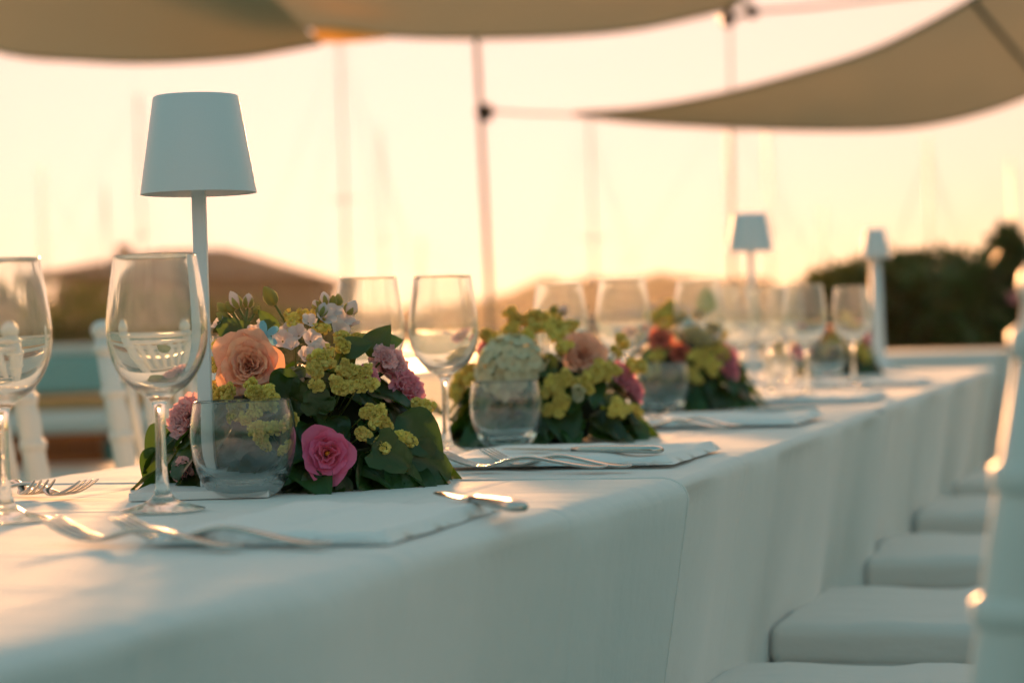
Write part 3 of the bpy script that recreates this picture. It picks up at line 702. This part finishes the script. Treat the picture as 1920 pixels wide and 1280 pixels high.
knife(on(930, 868), on(1238, 876), 'knife whose bronze lit handle end points to the table edge', .010)
knife(on(290, 878)+Vector((-.03, .2, 0)), on(290, 878)+Vector((.03, 0, 0)), 'thin knife lying at the left table edge beside the sunlit cloth')
knife(Vector((-.74, 3.44, 0)), Vector((-.51, 3.42, 0)), 'knife at the third setting in the blur', .006)
def napkin(x0, x1, y0, y1, label, seed):
    nx, ny = 26, 30; q = MB()
    T = lambda u, v: .0075+.0030*noise.noise(Vector((u*3, v*2.5, seed)))+.0018*noise.noise(Vector((u*9, v*5, seed)))
    rows = []
    for i in range(nx+1):
        u = i/nx; row = []
        for j in range(ny+1):
            v = j/ny; e = min(u, 1-u)*(x1-x0); f = min(v, 1-v)*(y1-y0); g = min(1, min(e, f)/.010); rr_ = math.sqrt(max(0, 1-(1-g)**2))
            wx = .004*noise.noise(Vector((v*3, seed, 1))); wy = .004*noise.noise(Vector((u*3, seed, 4)))
            row.append((x0+(x1-x0)*u+wx, y0+(y1-y0)*v+wy, TZ+.0028+(.002+T(u, v))*(.15+.85*rr_)))
        rows.append(row)
    q.grid(rows)
    base_ = [[(x0+(x1-x0)*u, y0+(y1-y0)*v, TZ+.0036) for v in (0, 1)] for u in (0, 1)]
    # side skirt of folded layers
    def edge(fn):
        pts = [fn(k/24) for k in range(25)]
        q.grid([[Vector((p_[0], p_[1], p_[2])) for p_ in pts], [Vector((p_[0]+.0012*math.sin(k), p_[1], TZ+.0042)) for k, p_ in enumerate(pts)]])
    edge(lambda t_: rows[int(t_*nx)][0]); edge(lambda t_: rows[int(t_*nx)][ny]); edge(lambda t_: rows[0][int(t_*ny)]); edge(lambda t_: rows[nx][int(t_*ny)])
    o = q.build('folded_napkin', M_NAPKIN); tag(o, label, 'napkin', 'folded white napkins')
    MB().tube([(x0, y0-.001, TZ+.0068), ((x0+x1)/2, y0-.0022, TZ+.0072), (x1, y0-.001, TZ+.0068)], .0009, 6).build('fold', M_NAPKIN, o)
napkin(-.705, -.522, 1.485, 1.77, 'folded napkin nearest the camera beside the blurred forks', 1)
napkin(-.77, -.497, 2.31, 2.585, 'folded napkin at the second setting under the bronze lit knife', 2)
napkin(-.75, -.50, 3.14, 3.42, 'folded napkin at the third setting', 3)
napkin(-.74, -.50, 3.96, 4.24, 'folded napkin at the fourth setting, blurred', 4)
napkin(-.74, -.50, 4.80, 5.06, 'folded napkin at the fifth setting near the table end', 5)
napkin(-1.185, -1.00, 2.62, 2.86, 'folded napkin on the far side of the table behind the closest bouquet', 6)

# ------------------------------------------------------------------ flowers
def petal_grid(L_, W_, a0, a1, r0_, Rc, ruf=0.0, kr=5.0, nu=8, nv=8, pw=1.0, tip=0.0, seed=0, notch=0.0):
    rows = []; r_, z = r0_, 0.0; ds = L_/nu; cl = []
    for i in range(nu+1):
        s_ = i/nu; cl.append((r_, z)); a = a0+(a1-a0)*(s_**pw); r_ += math.sin(a)*ds; z += math.cos(a)*ds
    for i in range(nu+1):
        s_ = i/nu; row = []
        wd = W_*max(.06, (math.sin(math.pi*min(1, (.08+.92*s_)**.75*.62))**.9)) * (1-.0*s_)
        for j in range(nv+1):
            v = -1+2*j/nv
            se = s_*(1-.22*v*v*s_ + tip*(1-abs(v))*.25*s_ - notch*math.exp(-v*v*18)*s_)
            k = min(nu-1e-6, max(0, se*nu)); k0 = int(k); f = k-k0; (ra, za), (rb_, zb) = cl[k0], cl[min(nu, k0+1)]
            rr_, zz = ra+(rb_-ra)*f, za+(zb-za)*f
            a = a0+(a1-a0)*(min(1, se)**pw); ang = v*wd/max(Rc, 1e-4)
            y = Rc*math.sin(ang); x = rr_-Rc*(1-math.cos(ang))
            d = ruf*s_*s_*(math.sin(kr*v*2+seed)+.6*math.sin(kr*v*4.7+seed*2.1)) + .12*ruf*noise.noise(Vector((v*3, s_*3, seed)))
            row.append((x+d*math.cos(a), y, zz-d*math.sin(a)))
        rows.append(row)
    return rows
def flower(parent, name, pos, nrm, R_, kind, mt, roll=0.0, sub=True, label=None):
    """a layered bloom; the heart is one mesh, the outer petals are sub-parts"""
    rn = random.Random(int(R_*1e5)+int(pos[0]*1e4)+int(pos[2]*1e4)); k = R_/.035
    if kind == 'rose': N_ = 36
    elif kind == 'lisi': N_ = 16
    elif kind == 'ruffle': N_ = 20
    elif kind == 'bud': N_ = 8
    core = MB(); outer = []
    for i in range(N_):
        f = i/(N_-1); phi = i*2.39996+rn.uniform(-.15, .15)
        if kind == 'rose':
            a0 = -.15+.95*f**1.1; a1 = -.35+2.05*f**.85+rn.uniform(-.08, .08)
            a1 += rn.uniform(-.16, .16); g = petal_grid((.014+.0205*f)*k*rn.uniform(.92, 1.05), (.009+.0125*f)*k, a0, a1, (.001+.003*f)*k, (.007+.022*f)*k, .0008*k+.0019*k*f, 2.4, 9, 10, 1.5, .45*f, i, .05)
        elif kind == 'lisi':
            a0 = .15+.55*f; a1 = -.1+1.55*f+rn.uniform(-.1, .1)
            g = petal_grid((.020+.022*f)*k, (.012+.012*f)*k, a0, a1, .001*k, (.011+.020*f)*k, .0024*k, 1.9, 9, 10, 1.6, .25, i)
        elif kind == 'ruffle':
            a0 = .1+.9*f; a1 = .1+1.6*f+rn.uniform(-.25, .25)
            g = petal_grid((.024+.014*f)*k, (.013+.010*f)*k, a0, a1, .002*k, (.012+.02*f)*k, .0036*k, 4.2, 9, 16, 1.0, .0, i*1.7, .06)
        else:
            a0 = .25+.1*f; a1 = -.35+.75*f
            g = petal_grid((.030+.004*f)*k, (.013)*k, a0, a1, .002*k, .012*k, .001*k, 2, 8, 8, 1.0, .4, i)
        M_ = Matrix.Rotation(phi, 4, 'Z') @ Matrix.Translation((0, 0, -.0025*k*f))
        if sub and f > .35 : outer.append((g, M_))
        else: core.grid(g, M_)
    M = frame_z(Vector(pos), nrm, roll)
    me = bpy.data.meshes.new(name); me.from_pydata([tuple(p_) for p_ in core.v], [], core.f); me.polygons.foreach_set('use_smooth', [True]*len(me.polygons)); me.materials.append(mt)
    o = mobj(name, me, None, parent, M=M)
    if label: o['label'] = label
    for g, M_ in outer:
        q = MB(); q.grid(g); me = bpy.data.meshes.new('petal'); me.from_pydata([tuple(p_) for p_ in q.v], [], q.f)
        me.polygons.foreach_set('use_smooth', [True]*len(me.polygons)); me.materials.append(mt); mobj('petal', me, None, o, M=M_)
    if kind == 'lisi': MB().ball((0, 0, .010*k), (.0028*k, .0028*k, .0055*k), 6, 8).build('stamen', M_YEL, o)
    # calyx and short stem reaching into the foam
    MB().tube([(0, 0, 0), (0, 0, -.012*k), (0, 0, -.05*k)], [.006*k, .003*k, .0022*k], 7).build('stem', M_STEM, o)
    return o
def statice_mesh(seed, L_=.012, rad=.0062):
    rn = random.Random(seed); q = MB()
    for i in range(38):
        # spread over an elongated, slightly bent blob
        t_ = rn.uniform(-1, 1); a = rn.uniform(0, 6.283); w_ = math.sqrt(max(0.05, 1-t_*t_))
        rr_ = rad*(w_ if abs(t_) < .999 else .2)*(1+.25*noise.noise(Vector((t_*2, a, seed))))
        p_ = Vector((L_*t_, rr_*math.cos(a), rr_*math.sin(a)+.15*L_*t_*t_)); n_ = Vector((t_*.8*rad/L_*1.6, math.cos(a)*w_, math.sin(a)*w_))+Vector((rn.gauss(0, .2), rn.gauss(0, .2), rn.gauss(0, .2)))
        M_ = frame_z(p_, n_, rn.uniform(0, 6)); r_ = rn.uniform(.0018, .0027)
        k = 7; rim = [(r_*(1.25+.35*((j % 2)))*math.cos(j*6.283/k), r_*(1.25+.35*(j % 2))*math.sin(j*6.283/k), r_*(1.2+.3*((j+1) % 2))) for j in range(k)]
        bot = [(r_*.8*math.cos(j*6.283/k), r_*.8*math.sin(j*6.283/k), -r_*.3) for j in range(k)]
        mid = [(r_*.55*math.cos(j*6.283/k), r_*.55*math.sin(j*6.283/k), r_*.35) for j in range(k)]
        q.grid([bot, rim, mid], M_, closed=True)
    q.ball((0, 0, .0), (L_*.9, rad*.8, rad*.8), 6, 8)
    me = bpy.data.meshes.new('statice'); me.from_pydata([tuple(v) for v in q.v], [], q.f); me.materials.append(M_STAT); return me
STM = [statice_mesh(i, .010+.003*(i % 3), .0060+.0006*(i % 2)) for i in range(6)]
def leaf_mesh(L_, W_, seed, lobes=0, droop=.35):
    rn = random.Random(seed); nu, nv = 10, 6; rows = []
    for i in range(nu+1):
        s_ = i/nu; wd = W_*(math.sin(math.pi*(s_**.72))**.85 if 0 < s_ < 1 else 0)*(1+lobes*.22*math.sin(s_*16+seed))
        wd += .0004
        a = droop*(s_-.2); x = L_*(s_-.12*droop*s_*s_); z0 = -L_*droop*.45*s_*s_ + .02*L_*math.sin(s_*5+seed)
        row = []
        for j in range(nv+1):
            v = -1+2*j/nv
            y = wd*v*.96; z = z0+abs(v)*wd*.28-.06*wd*math.cos(s_*14)*abs(v)+.05*L_*noise.noise(Vector((s_*2.5, v*1.5, seed)))
            xx = x-(lobes*.10*L_*math.sin(s_*16+seed+1.2)*abs(v) if lobes else 0)-.05*L_*abs(v)*math.sin(math.pi*s_)
            row.append((xx, y, z))
        rows.append(row)
    q = MB(); q.grid(rows)
    me = bpy.data.meshes.new('leaf'); me.from_pydata([tuple(v) for v in q.v], [], q.f); me.polygons.foreach_set('use_smooth', [True]*len(me.polygons)); return me
LV = []
for i in range(8):
    for mt in M_LEAFS:
        me = leaf_mesh(.055+.008*(i % 4), .021+.0025*(i % 3), i*3.1, 1 if i % 3 == 1 else 0, .25+.12*(i % 3)); me.materials.append(mt); LV.append(me)
def leaf(parent, pos, d, n, me, s=1.0, label=None):
    d = Vector(d).normalized(); n = Vector(n); n = (n-d*n.dot(d)).normalized(); y = n.cross(d)
    M = Matrix(((d.x*s, y.x*s, n.x*s, pos[0]), (d.y*s, y.y*s, n.y*s, pos[1]), (d.z*s, y.z*s, n.z*s, pos[2]), (0, 0, 0, 1)))
    return mobj('leaf', me, None, parent, M=M)
def ovoid_bud(parent, pos, d, r_, l, mt=M_BUD, petals=M_WHITE):
    M = frame_z(Vector(pos), d)
    o = MB().lathe([(r_*.35, 0), (r_*.85, l*.18), (r_, l*.40), (r_*.8, l*.66), (r_*.42, l*.88), (.0001, l)], 12).build('bud', petals, parent, M=M)
    q = MB()
    for k in range(5):
        a = k*1.2566; c_, s_ = math.cos(a), math.sin(a)
        for rr_, z in (): pass
        q.grid([[(r_*f*1.06*math.cos(a+w_), r_*f*1.06*math.sin(a+w_), l*z) for w_ in (-wd, 0, wd)] for f, z, wd in ((.36, -.02, .6), (.9, .18, .5), (1.03, .42, .3), (.86, .62, .04))])
    me = bpy.data.meshes.new('sepals'); me.from_pydata([tuple(v) for v in q.v], [], q.f); me.polygons.foreach_set('use_smooth', [True]*len(me.polygons)); me.materials.append(mt); mobj('sepals', me, None, o)
    return o
def small_flower(parent, name, pos, nrm, r_, mt, n=5, cup=.5, centre=None, W_=.42, roll=0.0):
    q = MB()
    for k in range(n):
        g = petal_grid(r_, r_*W_, cup, cup+.5, r_*.08, r_*.9, r_*.05, 2, 5, 4, 1.0, .3, k)
        q.grid(g, Matrix.Rotation(k*6.2832/n+.1*math.sin(k*3), 4, 'Z'))
    me = bpy.data.meshes.new(name); me.from_pydata([tuple(v) for v in q.v], [], q.f); me.polygons.foreach_set('use_smooth', [True]*len(me.polygons)); me.materials.append(mt)
    o = mobj(name, me, None, parent, M=frame_z(Vector(pos), nrm, roll))
    if centre: MB().ball((0, 0, r_*.12), r_*.17, 6, 8).build('flower_centre', centre, o)
    return o
def hydrangea(parent, pos, nrm, R_, mt):
    q = MB(); rn = random.Random(3)
    for i in range(75):
        z = 1-1.35*(i+.5)/75; a = i*2.39996; w_ = math.sqrt(max(0, 1-z*z)); n_ = Vector((w_*math.cos(a), w_*math.sin(a), z)); p_ = n_*R_*rn.uniform(.88, 1.02)
        M_ = frame_z(p_, n_+Vector((rn.gauss(0, .15), rn.gauss(0, .15), rn.gauss(0, .15))), rn.uniform(0, 6))
        for k in range(4):
            q.grid(petal_grid(R_*.24, R_*.15, 1.1, 1.45, .0005, R_*.4, R_*.02, 2, 3, 3, 1, .2, k+i), M_ @ Matrix.Rotation(k*1.5708, 4, 'Z'))
    me = bpy.data.meshes.new('hydrangea_head'); me.from_pydata([tuple(v) for v in q.v], [], q.f); me.polygons.foreach_set('use_smooth', [True]*len(me.polygons)); me.materials.append(mt)
    o = mobj('hydrangea_head', me, None, parent, M=frame_z(Vector(pos), nrm)); MB().ball((0, 0, 0), R_*.8, 8, 12).build('heart', M_STEM, o); return o

class Bouquet:
    """a low mound; helper converts a direction seen in the photo to a point on the mound"""
    def __init__(s, px, D, rx, ry, rz, label):
        p0 = at(px, 640, D); s.c = Vector((p0.x, p0.y, TZ+.004)); s.D = D; s.r = (rx, ry, rz)
        s.t = thing('flower_arrangement', label, 'flower arrangement', s.c, 0, 'low bouquets down the centre of the table')
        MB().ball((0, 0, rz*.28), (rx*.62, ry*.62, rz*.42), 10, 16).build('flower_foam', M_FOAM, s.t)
    def hit(s, px, py, k=1.0):
        d = ray(px, py).normalized(); o = CAM-s.c; rx, ry, rz = [a*k for a in s.r]
        o2 = Vector((o.x/rx, o.y/ry, o.z/rz)); d2 = Vector((d.x/rx, d.y/ry, d.z/rz))
        A, B, C_ = d2.dot(d2), 2*o2.dot(d2), o2.dot(o2)-1; q_ = B*B-4*A*C_
        t_ = (-B-math.sqrt(q_))/(2*A) if q_ > 0 else -B/(2*A)
        p_ = o+d*t_; n_ = Vector((p_.x/rx**2, p_.y/ry**2, p_.z/rz**2)).normalized(); return p_, n_
    def leaves(s, seed, bands, lsz=1.0):
        rn = random.Random(seed); rx, ry, rz = s.r
        for el, n, kk, tilt in bands:
            for i in range(n):
                a = 6.2832*i/n+rn.uniform(-.15, .15)+el; e = R(el+rn.uniform(-6, 6))
                rad = Vector((math.cos(a), math.sin(a), 0)); pos = Vector((rx*kk*math.cos(e)*rad.x, ry*kk*math.cos(e)*rad.y, max(.012, rz*kk*math.sin(e))))
                n_ = Vector((rad.x*math.cos(e), rad.y*math.cos(e), math.sin(e)+.25)).normalized()
                down = Vector((rad.x*math.sin(e), rad.y*math.sin(e), -math.cos(e)))
                d = down*math.cos(R(tilt))+n_*math.sin(R(tilt)) + rad.cross(Vector((0, 0, 1)))*rn.uniform(-.6, .6)
                me = LV[rn.randrange(len(LV))] if el > 45 else LV[2*rn.randrange(8)]
                sc_ = lsz*rn.uniform(.85, 1.2)
                tipz = pos.z+d.normalized().z*.055*sc_
                if tipz < .006: d.z = (.006-pos.z)/(.06*sc_)*d.length
                leaf(s.t, pos, d, n_, me, sc_)
    def stat(s, px, py, k=1.0, sc_=1.0, n=1, spread=14):
        rn = random.Random(px*7+py)
        for i in range(n):
            p_, n_ = s.hit(px+rn.uniform(-spread, spread), py+rn.uniform(-spread, spread), k)
            o = mobj('statice_cluster', STM[rn.randrange(6)], None, s.t, M=frame_z(p_, n_+Vector((rn.gauss(0, .3), rn.gauss(0, .3), rn.gauss(0, .3))), rn.uniform(0, 6), sc_*rn.uniform(.85, 1.1)))
            if i == 0:
                q0 = Vector((p_.x*.45, p_.y*.45, p_.z*.5)); MB().tube([q0, p_*.8, p_], .0009, 5).build('stem', M_STEM, s.t)
    def fl(s, px, py, R_, kind, mt, k=1.0, face=.5, sub=True, name='rose', up_=0.0, roll=0.0, label=None):
        p_, n_ = s.hit(px, py, k); tocam = (CAM-s.c-p_).normalized()
        n_ = (n_*(1-face)+tocam*face+Vector((0, 0, up_))).normalized()
        return flower(s.t, name, p_-n_*R_*.35, n_, R_, kind, mt, roll, sub, label)

# ---- closest bouquet, in focus
b = Bouquet(556, 2.26, .138, .128, .158, 'closest bouquet in focus, with a peach rose and magenta lisianthus behind a tumbler')
b.leaves(4, [(3, 26, .80, 30), (10, 24, .84, 38), (20, 24, .84, 30), (32, 22, .84, 22), (46, 18, .82, 14), (60, 14, .78, 10), (76, 8, .72, 5)], .88)
b.fl(466, 684, .0395, 'rose', M_PEACH, 1.0, .75, name='rose', label='open peach garden rose')
b.fl(614, 850, .0320, 'lisi', M_MAG, 1.06, .7, name='lisianthus', label='magenta pink lisianthus facing the viewer')
b.fl(733, 682, .027, 'ruffle', M_PINK, 1.0, .35, name='carnation', label='pale pink ruffled bloom')
b.fl(765, 724, .024, 'ruffle', M_ROSE, 1.0, .35, name='carnation', label='rose pink ruffled bloom')
b.fl(722, 668, .015, 'ruffle', M_PINK, 1.06, .35, name='carnation')
b.fl(344, 782, .026, 'ruffle', M_PINK, .98, .25, name='carnation', label='pink ruffled bloom behind the lamp stem')
b.fl(342, 884, .015, 'ruffle', M_PINK, 1.05, .35, name='carnation')
b.fl(690, 705, .014, 'ruffle', M_ROSE, .97, .3, name='carnation')
for px, py, k, s_, n in [(415, 655, 1, 1, 2), (430, 628, .98, 1, 2), (408, 690, 1, 1, 2), (405, 732, 1.02, 1, 2), (425, 750, 1.03, 1.0, 2), (468, 722, 1.05, 1, 1), (474, 742, 1.05, 1, 2), (498, 732, 1.05, 1, 1), (510, 750, 1.04, 1, 2), (492, 757, 1.04, 1, 1),
                         (438, 778, 1.04, 1, 2), (470, 785, 1.04, 1, 2), (480, 812, 1.05, 1, 3), (492, 832, 1.05, 1, 1), (515, 800, 1.04, 1, 2), (545, 790, 1.04, .9, 1), (540, 842, 1.04, .8, 1),
                         (600, 680, 1.02, 1.15, 3), (590, 702, 1.03, 1.1, 2), (594, 724, 1.03, 1, 1), (650, 700, 1.03, 1.1, 2), (636, 718, 1.03, 1.1, 2), (668, 708, 1.03, 1.1, 2), (680, 718, 1.03, 1, 2), (645, 725, 1.03, 1, 1),
                         (690, 783, 1.03, 1, 2), (712, 775, 1.03, 1, 2), (722, 795, 1.03, 1, 1), (683, 812, 1.04, 1.1, 1), (714, 834, 1.05, 1.2, 1), (745, 820, 1.04, 1.0, 1), (762, 822, 1.04, 1.0, 1), (790, 770, 1.02, 1.1, 2),
                         (556, 600, .98, 1.1, 3), (610, 612, 1.02, 1, 2), (650, 640, 1.0, 1, 3), (668, 650, 1, 1, 1), (678, 636, .98, .9, 1), (440, 640, .95, 1, 2)]:
    b.stat(px, py, k+.03, s_*.70, n, 11 if n > 1 else 2)
# pale stock florets and buds over the top
for px, py, k, r_ in [(530, 640, 1, .012), (548, 652, 1.02, .010), (560, 630, 1, .012), (582, 640, 1, .012), (598, 655, 1.02, .011), (570, 668, 1.03, .010), (592, 662, 1.04, .010), (545, 625, .97, .012), (606, 600, 1.08, .013), (622, 592, 1.08, .013), (640, 604, 1.05, .014), (632, 622, 1.02, .013), (655, 612, 1.03, .011), (474, 628, 1.0, .011), (500, 615, .95, .012), (415, 610, 1.0, .010), (578, 606, 1.06, .010)]:
    p_, n_ = b.hit(px, py, k); small_flower(b.t, 'stock_floret', p_, n_*.6+(CAM-b.c).normalized()*.5+Vector((random.gauss(0, .3), 0, random.gauss(.1, .2))), r_, M_WHITE, 5, .7, None, .5, random.uniform(0, 6))
p_, n_ = b.hit(497, 630, 1.06); small_flower(b.t, 'tweedia_flower', p_, (CAM-b.c).normalized()+Vector((.1, 0, .25)), .0145, M_BLUE, 5, 1.0, M_BLUE, .26, .5)
def sprig(b, basepx, stems, depthk=1.0, up_=None):
    p0, _ = b.hit(basepx[0], basepx[1], .9)
    D_ = (b.c+p0-CAM).dot(fw)
    for (mx, my), (tx, ty), r_, l_, kind in stems:
        pm = at(mx, my, D_)-b.c; pt = at(tx, ty, D_+random.uniform(-.008, .008))-b.c; d = (pt-pm).normalized()
        MB().tube([p0, p0.lerp(pm, .6)+Vector((0, 0, .003)), pm, pt], [.0016, .0015, .0013, .0011], 7).build('stem', M_STEM, b.t)
        if kind == 'bud': ovoid_bud(b.t, pt, d, r_, l_)
        elif kind == 'gbud': ovoid_bud(b.t, pt, d, r_, l_, M_BUD, M_BUD)
sprig(b, (462, 640), [((460, 600), (448, 577), .0062, .019, 'bud'), ((462, 600), (464, 578), .0060, .018, 'bud'), ((450, 612), (425, 586), .0052, .014, 'gbud'), ((452, 618), (426, 600), .0052, .013, 'gbud'), ((450, 605), (437, 585), .0048, .013, 'gbud'), ((466, 605), (477, 588), .0035, .010, 'gbud')])
sprig(b, (540, 625), [((530, 595), (515, 570), .0070, .022, 'gbud')])
sprig(b, (575, 665), [((590, 620), (600, 592), .0055, .015, 'bud')])
sprig(b, (630, 620), [((615, 590), (612, 575), .0058, .018, 'bud'), ((607, 592), (599, 580), .0052, .014, 'bud'), ((636, 590), (635, 573), .0045, .014, 'gbud'), ((645, 600), (652, 588), .0070, .016, 'bud'), ((625, 590), (625, 575), .0040, .012, 'gbud')])
# individually posed leaves that break the outline
def pleaf(b, a, t_, k, me, s_=1.0, nup=.3):
    p0, n0 = b.hit(a[0], a[1], k); D_ = (b.c+p0-CAM).dot(fw); p1 = at(t_[0], t_[1], D_)-b.c; d = p1-p0
    sc_ = d.length/(.055)*s_; leaf(b.t, p0, d, (CAM-b.c).normalized()+Vector((0, 0, nup)), me, sc_)
for a, t_, k, i in [((690, 668), (732, 606), .97, 1), ((462, 640), (410, 602), .97, 3), ((520, 625), (494, 592), .96, 7), ((560, 700), (528, 790), 1.05, 2), ((545, 690), (520, 750), 1.06, 4),
                    ((640, 660), (700, 640), 1.0, 1), ((655, 650), (640, 700), 1.03, 6), ((745, 780), (838, 860), 1.02, 0), ((690, 830), (770, 872), 1.08, 3), ((305, 840), (268, 912), 1.0, 0), ((318, 800), (276, 845), 1.0, 4),
                    ((590, 730), (605, 800), 1.04, 8), ((320, 690), (300, 668), 1.0, 4), ((640, 890), (650, 935), 1.05, 6), ((720, 880), (790, 900), 1.04, 10), ((575, 880), (600, 932), 1.08, 12), ((760, 850), (845, 893), 1.0, 2), ((700, 650), (745, 636), .92, 5)]:
    pleaf(b, a, t_, k, LV[i])

# ---- second bouquet
b = Bouquet(1018, 3.00, .122, .12, .150, 'second bouquet, blurred, with a pale hydrangea above the second tumbler')
b.leaves(9, [(3, 22, .80, 30), (12, 20, .84, 34), (26, 20, .84, 24), (42, 16, .84, 14), (62, 10, .80, 12)], .88)
p_, n_ = b.hit(960, 694, .92); hydrangea(b.t, p_, n_+Vector((0, 0, .4)), .043, M_CREAM)
b.fl(1094, 664, .034, 'rose', M_PEACH, 1.0, .6, False, 'rose', label='peach rose')
b.fl(1084, 742, .027, 'bud', M_CREAM, 1.14, .4, False, 'lisianthus_bud', .5, label='half open greenish white bud')
b.fl(1172, 706, .024, 'ruffle', M_ROSE, 1.0, .4, False, 'carnation'); b.fl(1190, 732, .021, 'ruffle', M_ROSE, 1.0, .4, False, 'carnation')
b.fl(912, 650, .018, 'ruffle', M_ROSE, .98, .3, False, 'carnation'); b.fl(868, 640, .022, 'ruffle', M_PINK, 1.0, .3, False, 'carnation')
b.fl(815, 765, .022, 'bud', M_CREAM, 1.0, .3, False, 'lisianthus_bud', .4)
for px, py, n in [(925, 625, 4), (990, 630, 4), (1060, 612, 3), (1068, 640, 2), (970, 612, 4), (1000, 606, 3), (1030, 618, 4), (1020, 600, 2), (955, 600, 2), (1040, 730, 4), (1045, 762, 3), (1110, 700, 4), (1130, 690, 3), (1145, 700, 2), (1150, 760, 3), (1180, 770, 2), (1040, 775, 2), (1100, 715, 2), (870, 700, 4), (855, 730, 3), (1060, 720, 2), (1165, 650, 2), (1190, 690, 2)]:
    b.stat(px, py, 1.03, .85, n, 15)
sprig(b, (1040, 625), [((1045, 605), (1052, 590), .006, .016, 'bud'), ((1030, 600), (1035, 588), .006, .014, 'gbud')])
# ---- third bouquet
b = Bouquet(1268, 3.93, .122, .12, .165, 'third bouquet, dark leaved with salmon and pink blooms behind the third tumbler')
b.leaves(15, [(3, 22, .80, 30), (14, 20, .84, 32), (30, 18, .84, 22), (48, 14, .84, 14), (68, 7, .80, 12)], .88)
b.fl(1238, 636, .026, 'rose', M_SALMON, 1.0, .6, False, 'rose', label='salmon rose'); b.fl(1275, 662, .020, 'ruffle', M_SALMON, 1.0, .5, False, 'carnation')
b.fl(1185, 645, .024, 'rose', M_PEACH, 1.0, .5, False, 'rose', label='peach rose seen through the wine glass')
b.fl(1362, 672, .027, 'ruffle', M_ROSE, 1.0, .4, False, 'carnation'); b.fl(1372, 696, .018, 'ruffle', M_ROSE, 1.0, .4, False, 'carnation')
for px, py, n in [(1250, 580, 5), (1262, 592, 4), (1240, 600, 3), (1300, 625, 4), (1325, 640, 4), (1310, 665, 4), (1330, 680, 3), (1290, 700, 2), (1240, 668, 2), (1345, 620, 3), (1225, 690, 2), (1300, 600, 2), (1350, 650, 2)]:
    b.stat(px, py, 1.03, .9, n, 13)
p_, n_ = b.hit(1290, 610, 1.0); small_flower(b.t, 'tweedia_flower', p_, n_, .016, M_BLUE, 5, .9, M_BLUE, .3)
p_, n_ = b.hit(1325, 588, 1.0); leaf(b.t, p_, (0, 0, 1), (CAM-b.c), LV[1], .9)
# ---- farthest bouquet
b = Bouquet(1556, 5.9, .122, .12, .150, 'farthest small bouquet beside the third lamp')
b.leaves(21, [(3, 18, .80, 30), (18, 16, .84, 28), (36, 14, .84, 14), (56, 10, .82, 12)], .88)
b.fl(1616, 634, .026, 'ruffle', M_ROSE, 1.0, .4, False, 'carnation'); b.fl(1500, 655, .024, 'ruffle', M_MAG, 1.0, .4, False, 'carnation'); b.fl(1550, 625, .026, 'rose', M_PEACH, 1.0, .4, False, 'rose')
for px, py, n in [(1590, 612, 4), (1570, 630, 4), (1600, 650, 3), (1620, 660, 3), (1540, 640, 3), (1480, 640, 4), (1465, 655, 3), (1580, 600, 3), (1510, 625, 3)]:
    b.stat(px, py, 1.02, 1.3, n, 12)
